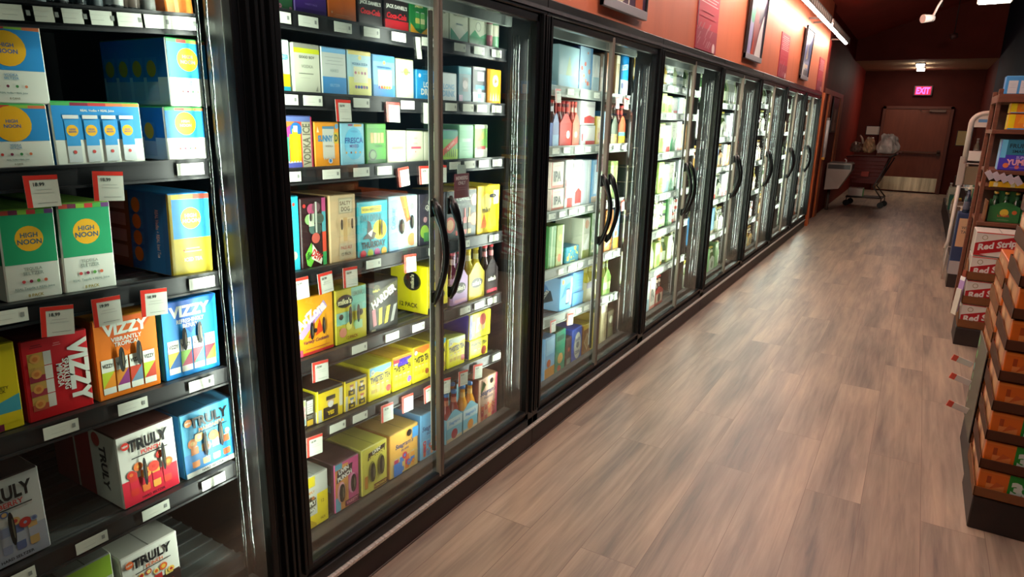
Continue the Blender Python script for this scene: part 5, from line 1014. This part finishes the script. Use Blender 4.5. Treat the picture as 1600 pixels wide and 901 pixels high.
def banner(y0, y1, z1, label):
    W_ = y1 - y0; b = MB(); h = z1 - 2.105; b.box(0, .006, 0, W_, 0, h, M('b23040', .5))
    F = Fr((.006, 0, 0), (0, W_, 0), (0, 0, h))
    ops = [R(0, 0, .03, 1, '1c1416')] + [LN(.1, .95, .62, .95, 8, 'd0a8a8')] + [R(0, 0, 1, .3, '943042')]
    r = random.Random(5)
    for _ in range(14):
        u = .05 + r.random() * .6; v = r.random() * .3; ops.append(P([(u, v), (u + .1, v + .1), (u + .14, v + .1), (u + .03, v)], 'a86a70'))
    ops += [C(.84, .06, .07, 'd8b8b4'), R(.82, .0, .86, .06, 'd8b8b4'), LN(.1, .9, .42, .56, 2, 'b84a54')]
    b.art(F, ops, .5); tag(b.build('wall_banner', None, (-1.459, y0, 2.105)), label, 'banner', 'red banners on the orange wall')
banner(4.80, 5.33, 2.60, 'wide red banner with pale printed lines, nearest on the orange wall')
banner(7.86, 8.36, 2.56, 'middle red banner on the orange wall')
banner(10.87, 11.42, 2.56, 'farthest red banner at the end of the orange wall')

# ------------------------------------------------------------------ far end: exit door, signs, fountain, cart
root = empty('exit_door', (-.24, YB, 0)); root['kind'] = 'structure'; root.name = 'door_1'
DW = M('6e3420', .5, noise=.12, scale=4, stretch=(4, 1, .6)); DF = M('5a2a1c', .5)
b = MB(); b.cbox(-.69, .69, -.06, -.01, .02, 2.05, DW, .004); b.build('door_leaf', root)
b = MB(); b.cbox(-.76, -.69, -.08, -.0, 0, 2.12, DF, .004); b.cbox(.69, .76, -.08, -.0, 0, 2.12, DF, .004); b.cbox(-.76, .76, -.08, -.0, 2.05, 2.12, DF, .004); b.build('door_frame', root)
b = MB(); b.cbox(-.62, .62, -.13, -.085, .98, 1.03, M('5a3a2e', .3, metal=.7), .006); b.cbox(-.62, -.55, -.13, -.06, .94, 1.07, M('4a342c', .4, metal=.6), .004); b.cbox(.55, .62, -.13, -.06, .94, 1.07, M('4a342c', .4, metal=.6), .004); b.build('push_bar', root)
b = MB(); b.box(-.66, .66, -.068, -.06, .04, .38, M('d0c0a0', .22, metal=.9, noise=.35, scale=5, stretch=(3, 1, .2))); b.build('kick_plate', root)
b = MB(); b.cbox(.25, .6, -.12, -.06, 1.98, 2.04, M('6a5248', .4, metal=.4), .004); b.tube([(.3, -.12, 1.99), (.1, -.2, 1.99), (.05, -.07, 2.03)], .008, M('6a5248', .4), 6); b.build('door_closer', root)
root = empty('exit_sign', (-.2, YB - .06, 2.37)); b = MB(); b.cbox(-.2, .2, -.02, .03, 0, .24, M('3a2a28', .3), .006); b.build('sign_body', root)
b = MB(); b.box(-.17, .17, -.024, -.02, .02, .22, M('8a1030', .4, emit=2.4)); b.art(Fr((-.17, -.0245, .02), (.34, 0, 0), (0, 0, .2)), []); b.build('sign_panel', root)
g = text_geo('EXIT', .05); b = MB(); b.add([(x * .29 / g[2], -.027, .12 + y * .16 / g[3]) for x, y in g[0]], g[1], M('ff2a5a', .4, emit=9)); b.build('lettering', root)
tag(root, 'red glowing EXIT sign over the brown door', 'exit sign')
def notice(x, z, w_, h_, c, label):
    b = MB(); b.box(-w_ / 2 - .015, w_ / 2 + .015, -.012, -.001, -h_ / 2 - .015, h_ / 2 + .015, M('1c1412', .4)); b.box(-w_ / 2, w_ / 2, -.015, -.012, -h_ / 2, h_ / 2, M(c, .4)); F = Fr((-w_ / 2, -.015, -h_ / 2), (w_, 0, 0), (0, 0, h_)); b.art(F, [LN(.1, .9, .2, .85, 6, '9a8c84')], .4)
    tag(b.build('notice', None, (x, YB - .001, z)), label, 'notice')
notice(-1.16, 1.51, .3, .2, 'b8aaa0', 'small white framed notice left of the brown exit door')
notice(.8, 1.38, .24, .34, 'a8905a', 'yellowed paper notice right of the brown exit door')
# poster on the dark wall by the coolers
b = MB(); b.box(0, .015, -.42, .42, -.3, .32, M('1a1214', .4)); b.art(Fr((.015, -.38, -.27), (0, .76, 0), (0, 0, .56)), [R(0, 0, 1, 1, '6a5a52'), P([(.2, 0), (.6, 0), (.7, .6), (.4, .8)], 'a89a8a'), P([(.5, .3), (.8, .2), (.9, .7)], '4a3634'), R(0, .7, 1, 1, '2c2022'), C(.4, .5, .1, 'c8b8a4')])
tag(b.build('poster', None, (-1.50, 14.0, 1.78)), 'narrow dark framed poster on the wall past the coolers', 'poster')
b = MB(); b.tube([(0, 0, 0), (0, 0, .62)], .03, M('c8c0bc', .35, metal=.1), 10); b.cbox(-.025, .02, -.03, .03, -.04, .0, M('d8a040', .4), .003); b.cbox(-.025, .02, -.03, .03, .62, .66, M('8a7a70', .4), .003)
tag(b.build('cup_dispenser', None, (-1.44, 12.72, 1.07)), 'grey tube dispenser mounted on the orange wood trim', 'dispenser')
# drinking fountain
root = empty('drinking_fountain', (-1.49, 14.2, 0)); FM = M('a8988c', .4)
b = MB(); V_ = [(0, -.3, .92), (.42, -.3, .92), (.42, .3, .92), (0, .3, .92), (0, -.3, .78), (.42, -.3, .80), (.42, .3, .80), (0, .3, .78), (0, -.26, .42), (.24, -.24, .45), (.24, .24, .45), (0, .26, .42)]
b.add(V_, [(0, 1, 2, 3), (0, 4, 5, 1), (1, 5, 6, 2), (2, 6, 7, 3), (0, 3, 7, 4), (4, 8, 9, 5), (5, 9, 10, 6), (6, 10, 11, 7), (4, 7, 11, 8), (8, 11, 10, 9)], FM); b.build('cabinet', root)
b = MB(); b.cbox(.02, .4, -.28, .28, .92, .935, M('8a8682', .3, metal=.8), .003); b.box(.421, .424, -.26, .26, .82, .9, M('4a4644', .3, metal=.4)); b.box(.02, .4, -.3035, -.300, .82, .9, M('4a4644', .3, metal=.4)); b.build('basin', root)
b = MB(); b.tube([(.3, -.12, .935), (.3, -.12, .98), (.27, -.1, 1.0)], .01, M('e8e0d8', .3), 8); b.build('spout', root)
b = MB(); b.tube([(.05, .1, .44), (.05, .1, .0)], .03, M('5a4a42', .4), 8); b.build('drain_pipe', root)
tag(root, 'wall-mounted grey drinking fountain past the orange trim', 'drinking fountain')
# shopping cart with bags
root = empty('shopping_cart', (-.88, 15.6, 0), math.radians(-6)); CR = M('6a2622', .4); CG = M('5c5450', .35, metal=.6); CB = M('1a1615', .5)
b = MB(); V_ = [(-.24, -.22, .48), (.2, -.2, .48), (.2, .2, .48), (-.24, .22, .48), (-.4, -.27, 1.0), (.36, -.25, 1.02), (.36, .25, 1.02), (-.4, .27, 1.0)]
fs = [(0, 1, 5, 4), (1, 2, 6, 5), (2, 3, 7, 6), (3, 0, 4, 7), (0, 3, 2, 1)]
b.add(V_, fs, CR)
for j in range(1, 7):
    z_ = .48 + .52 * j / 7; t = j / 7; b.tube([(-.24 - .16 * t, -.222 - .05 * t, z_), (.2 + .16 * t, -.202 - .05 * t, z_)], .006, M('7e322c', .4), 5)
b.tube([V_[4], V_[5], V_[6], V_[7], V_[4]], .014, CR, 8); b.build('basket', root)
b = MB(); b.tube([(.36, -.25, 1.02), (.5, -.2, 1.1)], .014, CG, 8); b.tube([(.36, .25, 1.02), (.5, .2, 1.1)], .014, CG, 8); b.tube([(.5, -.24, 1.1), (.5, .24, 1.1)], .02, CR, 8); b.build('handle', root)
b = MB(); b.tube([(.4, -.24, 1.0), (.16, -.2, .42), (.34, -.24, .2)], .015, CG, 8); b.tube([(.4, .24, 1.0), (.16, .2, .42), (.34, .24, .2)], .015, CG, 8)
for sy in (-.22, .22): b.tube([(.34, sy, .2), (-.32, sy, .18)], .014, CG, 8)
b.box(-.32, .34, -.2, .2, .185, .2, CB); b.build('chassis', root)
for sx in (-.3, .34):
    for sy in (-.22, .22):
        b = MB(); b.tube([(sx, sy - .015, .06), (sx, sy + .015, .06)], .06, CB, 14); b.tube([(sx, sy, .06), (sx, sy, .19)], .012, CG, 6); b.build('wheel', root)
b = MB(); b.box(-.08, .06, -.3, -.255, .62, .72, M('a83c2c', .5)); b.build('badge', root)
tag(root, 'red shopping cart heaped with plastic bags before the exit door', 'shopping cart')
import mathutils.noise as mn
def bag(x, y, z, sx, sy, sz, c, seed, label):
    bm_ = MB(); n, m_ = 22, 12; vsx = []
    for i in range(m_ + 1):
        th = math.pi * i / m_
        for j in range(n):
            ph = 2 * math.pi * j / n; p = Vector((math.sin(th) * math.cos(ph), math.sin(th) * math.sin(ph), math.cos(th)))
            q = 1 + .28 * mn.noise(p * 1.7 + Vector((seed, 0, 0))) + .2 * mn.noise(p * 5 + Vector((0, seed, 0))); vsx.append((p.x * sx * q, p.y * sy * q, max(-.6, p.z * q) * sz + .6 * sz))
    fs_ = [(i * n + j, (i + 1) * n + j, (i + 1) * n + (j + 1) % n, i * n + (j + 1) % n) for i in range(m_) for j in range(n)]
    bm_.add(vsx, fs_, M(c, .35, noise=.35, scale=9, bump=.5), False)
    tag(bm_.build('plastic_bag', None, (x, y, z)), label, 'bag', 'bags heaped on the cart')
bag(-.60, 15.55, 1.09, .185, .2, .24, 'e6d4ca', 2, 'big white plastic bag on the right side of the red cart')
bag(-.93, 15.5, 1.09, .105, .18, .19, 'c8a078', 5, 'tan plastic bag on the middle of the red cart')
bag(-1.17, 15.62, 1.09, .11, .16, .13, '8a6e60', 9, 'brown plastic bag on the left side of the red cart')
b = MB(); b.tube([(0, 0, 0), (-.03, 0, .1), (-.08, 0, .17)], [.025, .02, .012], M('d8c4ac', .4), 8); tag(b.build('paper_roll', None, (-1.05, 15.56, 1.26)), 'pale curled paper sticking up out of the cart', 'paper')
b = MB(); b.cbox(-.17, .1, -.14, .14, 0, .16, M('d0c8b8', .5), .004); b.art(Fr((-.17, -.14, 0), (.34, 0, 0), (0, 0, .16)), [LN(.08, .6, .2, .8, 4, '8a8478'), R(.78, 0, .86, 1, '5a8a4a')]); tag(b.build('cardboard_box', None, (-1.02, 15.6, .204)), 'white box on the lower rack of the red cart', 'box')

# ------------------------------------------------------------------ right side: stacked cases and the wooden shelf unit
KRAFT = '7a4e30'; KRM = M(KRAFT, .6, noise=.12, scale=15); KRD = M('523222', .6, noise=.12, scale=15); PLAT = M('2c211d', .55, noise=.15, scale=6)
def right_thing(o, x, y, z, rz=-math.pi / 2): o.location = (x, y, z); o.rotation_euler = (0, 0, rz); return o
def tray(w_, d_, lip, back, mat=KRM):
    "open case tray: low lip in front (+x), sides rising to the back"
    b = MB(); t = .003
    b.box(-d_ / 2, d_ / 2, -w_ / 2, w_ / 2, 0, t, mat); b.box(d_ / 2 - t, d_ / 2, -w_ / 2, w_ / 2, 0, lip, mat); b.box(-d_ / 2, -d_ / 2 + t, -w_ / 2, w_ / 2, 0, back, mat)
    for s_ in (-1, 1):
        y0, y1 = (-w_ / 2, -w_ / 2 + t) if s_ < 0 else (w_ / 2 - t, w_ / 2)
        pts = [(-d_ / 2, 0), (d_ / 2, 0), (d_ / 2, lip), (d_ / 2 - .05, lip), (-d_ * .1, back), (-d_ / 2, back)]
        b.face([(x, y0, z) for x, z in pts], mat); b.face([(x, y1, z) for x, z in reversed(pts)], mat)
        for j in range(6):
            (xa, za), (xb, zb) = pts[j], pts[(j + 1) % 6]; b.face([(xa, y0, za), (xa, y1, za), (xb, y1, zb), (xb, y0, zb)], mat)
    return b
S['og'] = ('d86a1e', 'c0602a', 'c8641e', [R(.5, 0, 1, 1, '1f8a2c'), R(.0, .88, .5, 1, 'e07a2c'), R(.13, .1, .44, .5, 'e08a48'), R(.13, .5, .2, .78, 'a8481a'), P([(.2, .3), (.44, .5), (.3, .6)], 'c8602a'), T('33', .75, .46, .6, 'd0dcd0', w=.4, b=.07), LN(.55, .95, .1, .16, 1, '60b060')],
           [R(.1, .1, .9, .9, 'b87a4c'), R(.12, .15, .3, .85, 'd8a070'), R(.4, .2, .5, .8, '8a5230'), R(.6, .12, .85, .9, 'c88a58')], ())
S['og_plain'] = ('d86a1e', 'c0602a', 'c8641e', [R(.0, .85, 1, 1, 'e07a2c'), R(.13, .1, .44, .5, 'e08a48'), R(.13, .5, .2, .78, 'a8481a')], [R(.1, .1, .9, .9, 'b87a4c'), R(.3, .1, .5, .8, 'd8a070')], ())
S['redstripe'] = ('d8cfc6', 'a89a90', 'c8beb4', [P([(0, 0), (1, .44), (1, 1), (0, .52)], 'b01c22'), C(.18, .78, .06, '9a8a6a'), C(.18, .78, .045, 'd8cfc6'), T('Red Stripe', .5, .48, .36, 'e4dcd4', r=13, w=1.0, sh=.25, b=.04), R(0, .96, 1, 1, 'c83a34'), P([(0, 0), (.3, 0), (0, .1)], 'b01c22')], (), ())
X0, Y0 = .385, 3.05
b = MB(); b.cbox(X0 + .004, .90, Y0 + .01, Y0 + .42, 0, .150, PLAT, .004); tag(b.build('floor_riser'), 'dark plinth on the floor under the nearest orange carton stack', 'display base')
for i in range(10):
    z = .152 + i * .1255; hh = .115
    o = tray(.42, .40, .042, .062, KRD if i else KRM).build('case_tray'); right_thing(o, X0 + .21, Y0 + .2, z)
    tag(o, 'brown case tray, %s from the bottom of the nearest orange carton stack' % ORD[i + 1], 'tray', 'trays of the orange carton stack')
    for j in range(2):
        o = make_carton('og', .2, .116, .372); right_thing(o, X0 + .108 + j * .204, Y0 + .2, z + .0045)
        tag(o, '%s orange and green carton in the %s tray from bottom of nearest stack' % (('left', 'right')[j], ORD[i + 1]), 'beer carton', 'orange and green cartons')
# second stack just behind, with tall grey card side
b = MB(); b.cbox(.40, .90, 3.56, 4.02, 0, .16, PLAT, .004); tag(b.build('floor_riser'), 'dark plinth behind the nearest stack, under the grey-sided cases', 'display base')
for i in range(7):
    z = .162 + i * .1255
    o = tray(.5, .42, .05, .07).build('case_tray'); right_thing(o, .395 + .25, 3.56 + .22, z)
    tag(o, 'light brown case tray, %s from bottom in the stack behind the nearest' % ORD[i + 1], 'tray', 'trays of the second stack')
    o = make_carton('og_plain', .485, .116, .39); right_thing(o, .395 + .25, 3.56 + .22, z + .0045)
    tag(o, 'orange-edged carton, %s from bottom in the stack behind the nearest' % ORD[i + 1], 'beer carton', 'orange cartons of the second stack')
b = MB(); b.cbox(.388, .392, 3.56, 3.95, .17, .62, M('6e665a', .6), .001); b.art(Fr((.388, 3.95, .17), (0, -.39, 0), (0, 0, .45)), [C(.1, .9, .08, '3a8a3a'), C(.12, .75, .06, '4a9a4a'), C(.1, .6, .05, '5ab0b0'), C(.14, .5, .05, '3a7a3a'), C(.12, .35, .04, '8ab08a'), C(.1, .2, .04, '6a8a5a')])
tag(b.build('sign_board'), 'grey card panel with green print against the second stack', 'panel')
for j, (yy, zz) in enumerate(((3.95, .43), (3.86, .36), (3.72, .262))):
    b = MB(); b.cbox(-.075, 0, -.003, .003, -.014, .016, M('d4cfc6', .4), .001); b.box(-.1, -.075, -.003, .003, -.014, .016, M('d85a48', .4)); o = b.build('price_tag', None, (.38, yy, zz)); o.rotation_euler = (0, .35, .3)
    tag(o, '%s white and red tag sticking out left of the second stack' % ('topmost', 'middle', 'lowest')[j], 'price tag', 'tags sticking out of the stack')
# red and white cases
b = MB(); b.cbox(.42, .78, 5.88, 6.24, 0, .136, PLAT, .004); tag(b.build('floor_riser'), 'dark plinth under the red and white beer cases', 'display base')
z = .138
for i, (lip, ch) in enumerate(((.062, .182), (.06, .178), (.062, .176), (0, .168))):
    if lip:
        o = tray(.32, .30, lip, .12).build('case_tray'); right_thing(o, .585, 6.035, z); tag(o, 'brown tray holding the %s red and white beer case from below' % ORD[i + 1], 'tray', 'trays under the red and white cases')
    o = make_carton('redstripe', .305, ch - (0 if lip else -.01), .28); right_thing(o, .585, 6.035, z + .004)
    tag(o, 'red and white beer case, %s from the bottom of its stack' % ORD[i + 1], 'beer case', 'red and white beer cases'); z += ch + .006
for j, (zz, yy) in enumerate(((.62, 5.86), (.35, 5.86))):
    o = tag_obj('slip'); o.location = (.66, yy, zz); o.rotation_euler = (0, math.radians(60), -math.pi / 2); tag(o, '%s white tag sticking across the red and white cases' % ('upper', 'lower')[j], 'price tag')
for zz, c_, l_ in ((.42, 'a884b8', 'lilac tag strip hanging left of the red and white cases'), (.33, 'c8bcb0', 'white tag strip hanging low beside the red and white cases')):
    b = MB(); b.cbox(-.004, .004, -.03, .03, -.17 if c_[0] == 'a' else -.1, .1, M(c_, .4), .001)
    if c_[0] == 'a': b.box(-.005, .005, -.028, .028, .07, .1, M('e0d8d8', .4)); b.box(-.004, .004, -.02, .02, .1, .15, M('8a3a24', .4))
    o = b.build('tag_strip', None, (.405 if c_[0] == 'a' else .392, 5.93 if c_[0] == 'a' else 5.9, zz)); o.rotation_euler = (0, .06, .5); tag(o, l_, 'tag strip')
# wooden shelf unit standing behind the cases
SW = M('6a3c28', .5, noise=.2, scale=8, stretch=(1, 6, 6)); SWD = M('40261c', .55, noise=.2, scale=8)
root = empty('wooden_shelf', (.70, 6.6, 0)); XL, XR, YA, YC = -.27, .32, -.3, .35
SHZ = (.12, .90, 1.17, 1.30, 1.60, 1.86)
b = MB(); b.cbox(XL, XL + .03, YA + .06, YA + .1, 0, 1.9, SW, .003); b.build('post', root)
b = MB(); b.cbox(XL, XL + .03, YC - .04, YC, 0, 1.9, SW, .003); b.build('post', root)
b = MB(); b.cbox(XR - .03, XR, YA + .06, YC, 0, 1.9, SWD, .003); b.build('side_panel', root)
b = MB(); b.box(XL + .03, XR - .03, YC - .02, YC - .005, .1, 1.9, SWD); b.build('back_panel', root)
for z_ in SHZ:
    b = MB(); x0 = XL if z_ > 1.5 or z_ < .5 else XL + .02
    b.cbox(x0, XR, YA + (.0 if z_ != 1.17 else .12), YC - .02, z_ - (.06 if z_ > 1.8 else .03), z_, SW, .003); b.build('shelf', root)
b = MB(); b.box(XL + .05, XR, YA + .006, YA + .01, 1.172, 1.215, M('d8a818', .4)); b.art(Fr((XL + .05, YA + .006, 1.172), (XR - XL - .05, 0, 0), (0, 0, .043)), [R(u, .15, u + .05, .85, 'd8d0a8') for u in (.05, .25, .5, .75)]); b.build('price_rail', root)
b = MB(); b.box(XL + .06, XR, YA + .006, YA + .02, 1.17, 1.175, SWD); b.build('rail_holder', root)
tag(root, 'brown wooden shelf unit behind the red and white beer cases', 'shelf')
def shelf_box(style, x, y, z, w_, h_, d_, label, rz=-math.pi / 2, name='drinks_carton', cat='drinks carton'):
    o = make_carton(style, w_, h_, d_, name); right_thing(o, x, y, z, rz); tag(o, label, cat, 'cartons on the wooden shelf'); return o
S['blue_cans'] = ('4a9ad8', '3a80b8', '6ab0e0', [R(0, .6, 1, 1, '4a9ad8'), R(.1, 0, .45, .75, 'd0d4d8'), R(.55, 0, .9, .75, 'd0d4d8'), LN(.15, .4, .3, .6, 3, '9aa0b0'), LN(.6, .85, .3, .6, 3, '9aa0b0')], (), ())
S['orange_yl'] = ('ec8a1e', 'd8c01c', 'c85a3a', [R(0, 0, .2, 1, 'f0d818'), R(0, .0, 1, .08, '4a9ad8'), R(.5, .2, .95, .5, 'f0c8a0'), P([(.3, .4), (.9, .5), (.8, .95), (.4, .9)], 'f0a028')], (), ())
S['purple_bl'] = ('4a3ab8', '8ab8e0', '2a5a78', [R(0, .5, 1, 1, '2f7a98'), R(.0, .4, .15, 1, '6ac0e8'), T('FRUIT', .45, .8, .14, '16303a', w=.6), T('SMASH', .5, .62, .1, '16303a', w=.5), T('SUPER', .6, .42, .09, 'b8b0e8', w=.5), T('YUMMY', .58, .26, .2, 'e8a8b8', w=.76, b=.05), C(.2, .15, .08, 'e0784a'), C(.5, .1, .06, 'd8604a'), LN(.3, .9, .04, .12, 1, 'a89ae0')], (), ())
shelf_box('blue_cans', .545, 6.42, 1.862, .17, .13, .14, 'blue and white can carton on top of the wooden shelf')
shelf_box('blue_cans', .73, 6.42, 1.862, .17, .13, .14, 'second blue and white can carton, right on the shelf top')
shelf_box('orange_yl', .62, 6.42, 1.602, .2, .115, .16, 'lower orange and yellow carton on the upper shelf')
shelf_box('orange_yl', .615, 6.42, 1.722, .19, .075, .16, 'flat orange carton stacked on another on upper shelf')
shelf_box('purple_bl', .63, 6.42, 1.302, .24, .23, .18, 'purple and blue fruit carton on the middle shelf')
S['leaf_tag'] = ('a89c98', 'a89c98', 'a89c98', [LN(.1, .9, .1, .9, 5, '8a807c')], (), ())
GB = lambda: make_sixpack(.2, '2a6a34', [R(0, 0, 1, 1, '2f7238'), C(.5, .62, .14, 'd8b83a'), T('LAGER', .5, .42, .16, 'c83a28', w=.6), LN(.3, .7, .1, .2, 1, 'c8c8a0'), C(.82, .66, .08, 'c8602a')], '1a3a1c', 'b89a3a', '2f5a34', 2, 3, .035, .226)
for j in range(2):
    o = GB(); o.location = (.615 + j * .205, 6.43, .902); o.rotation_euler = (0, 0, -math.pi / 2); tag(o, 'green bottle six-pack, %s on the shelf above the red cases' % ('left', 'right')[j], 'bottle pack', 'green bottle six-packs')
b = MB(); b.cbox(-.005, .005, -.12, .12, 0, .16, KRM, .001); o = b.build('card_divider', None, (.497, 6.44, .902)); tag(o, 'tan card divider left of the green bottles', 'divider')
for j in range(5):
    b = MB(); b.cbox(-.02, .02, -.003, .003, -.035, .035, M('b8acb4', .45), .001); o = b.build('price_tag', None, (.47 + .045 * j, 6.285 - .004 * j, 1.262 - .008 * j)); o.rotation_euler = (0, -.6, .1)
    tag(o, 'grey tilted tag above the yellow rail, %s from the left' % ORD[j + 1], 'price tag', 'tilted tags over the yellow rail')
# white wire rack with blue display box
root = empty('wire_rack', (.5, 8.6, 0)); WM = M('c8bcb0', .4)
b = MB(); path = [(-.13, -.1, .34), (-.115, -.1, .42), (-.105, -.1, 1.25)]; b.tube(path, .018, WM, 8); b.build('post', root)
b = MB(); b.cbox(-.145, -.085, -.12, -.08, 1.02, 1.32, M('a89c90', .4), .004); b.build('bracket', root)
b = MB(); n = 10; pp = [(-.105, -.1, 1.25), (-.105, -.1, 1.66)] + [(-.105 + .12 * (1 - math.cos(math.pi / 2 * j / 6)), -.1, 1.66 + .1 * math.sin(math.pi / 2 * j / 6)) for j in range(1, 7)] + [(.18, -.1, 1.77)]
b.tube(pp, .026, WM, 8); b.build('frame', root)
b = MB(); b.cbox(-.09, .2, -.11, -.09, 1.62, 1.74, M('d0c4b8', .4), .003); b.box(-.05, .19, -.113, -.11, 1.67, 1.70, M('5a8ab8', .4)); b.build('sign_plate', root)
b = MB(); b.cbox(-.08, .14, -.13, -.09, 1.28, 1.38, M('d8d0c6', .4), .003); b.cbox(.135, .2, -.135, -.09, 1.26, 1.4, M('dcd6cc', .4), .003); b.build('sign_holder', root)
b = MB(); b.tube([(.17, -.1, 1.72), (.17, -.1, 1.87)], .035, M('b8b098', .4), 10); b.build('top_cap', root)
b = MB()
for z_ in (.36, .8, 1.0, 1.25): b.tube([(-.11, -.1, z_), (.2, -.1, z_)], .006, WM, 6); b.tube([(-.11, -.1, z_), (-.11, .2, z_)], .006, WM, 6)
for x_ in (-.11, .2):
    b.tube([(x_, .2, 0), (x_, .2, 1.25)], .008, WM, 6); b.tube([(x_, -.1, 0), (x_, -.1, .4)], .008, WM, 6)
b.build('wire_shelf', root)
b = MB(); b.cbox(-.08, .19, -.1, -.07, 1.03, 1.22, M('7a6a50', .5), .003); b.build('product_panel', root)
tag(root, 'white wire display rack leaning beside the blue box', 'rack')
b = MB(); b.cbox(-.11, .11, -.12, .12, 0, .14, PLAT, .003); o = b.build('floor_riser', None, (.53, 8.2, 0)); tag(o, 'dark plinth under the navy blue display box', 'display base')
b = MB(); NB = M('2c3a5c', .45); b.cbox(-.12, .12, -.12, .12, 0, .63, NB, .004)
b.art(Fr((-.12, -.12, 0), (.24, 0, 0), (0, 0, .63)), [R(.08, .46, .9, .92, 'c89a74'), T('THE', .5, .84, .05, '5a4a44', w=.2), T('WHISKEY', .5, .77, .05, '5a4a44', w=.6), T('TASTING', .5, .7, .05, '5a4a44', w=.6), R(.0, 0, .4, .22, 'a8a09c'), P([(.4, .3), (1, .34), (1, .26), (.6, .2)], '0f1626'), R(.6, .4, .8, .44, 'c8a040')])
tag(b.build('display_box', None, (.53, 8.2, .142)), 'navy blue display box with beige printed sign', 'display box')
for j, (xx, cc, l_) in enumerate(((.47, '2a3242', 'dark bottle on the navy display box, left'), (.535, '3a4250', 'dark bottle on the navy display box, middle'), (.6, '2c2a34', 'dark bottle on the navy display box, right'))):
    b = MB(); b.lathe(0, 0, bottle_prof(cc, 'c8bca0', '5a5a68', .25, .03), 12); tag(b.build('bottle', None, (xx, 8.16, .774)), l_, 'bottle', 'bottles on the navy box')
# low display further back
b = MB(); b.cbox(.50, .98, 10.2, 15.6, 0, .28, PLAT, .004); b.cbox(.62, .98, 10.2, 15.6, .28, .72, M('2e2320', .6), .004); b.cbox(.74, .98, 10.2, 15.6, .72, 1.1, M('3a2a26', .6), .004)
tag(b.build('stepped_display'), 'long dark stepped display along the right wall toward the exit', 'display')
random.seed(11); FB = [('green_pic', 'dark green'), ('brown_dia', 'brown'), ('silver_red', 'white and red'), ('cream_o', 'cream'), ('orange_tall', 'orange'), ('tan', 'tan'), ('silver_tall', 'silver')]
TW = {.282: 'low', .722: 'middle', 1.102: 'top'}
cnt = {}
for zt_, x_ in ((.282, .56), (.722, .68), (1.102, .84)):
    for j in range(7):
        yy = 10.45 + j * .74; st, cn = FB[(j * 3 + int(zt_ * 10)) % 7]; h_ = random.uniform(.22, .34) if zt_ < 1 else random.uniform(.14, .2)
        if (j + int(zt_ * 10)) % 3 == 2:
            b = MB(); b.lathe(0, 0, bottle_prof(random.choice(('2a3a24', '5a2a18', 'b8a890')), 'd8d0c8', 'c8beb0', .34, .045), 10); o = b.build('bottle', None, (x_, yy, zt_)); kk = 'bottle'
        else: o = make_carton(st, .22, h_, .1); right_thing(o, x_, yy, zt_, math.pi); kk = 'box'
        tag(o, '%s %s on the %s step of the far display, %s from the front' % (cn if kk == 'box' else 'tall', kk, TW[zt_], ORD[j + 1]), kk, 'goods on the stepped display')
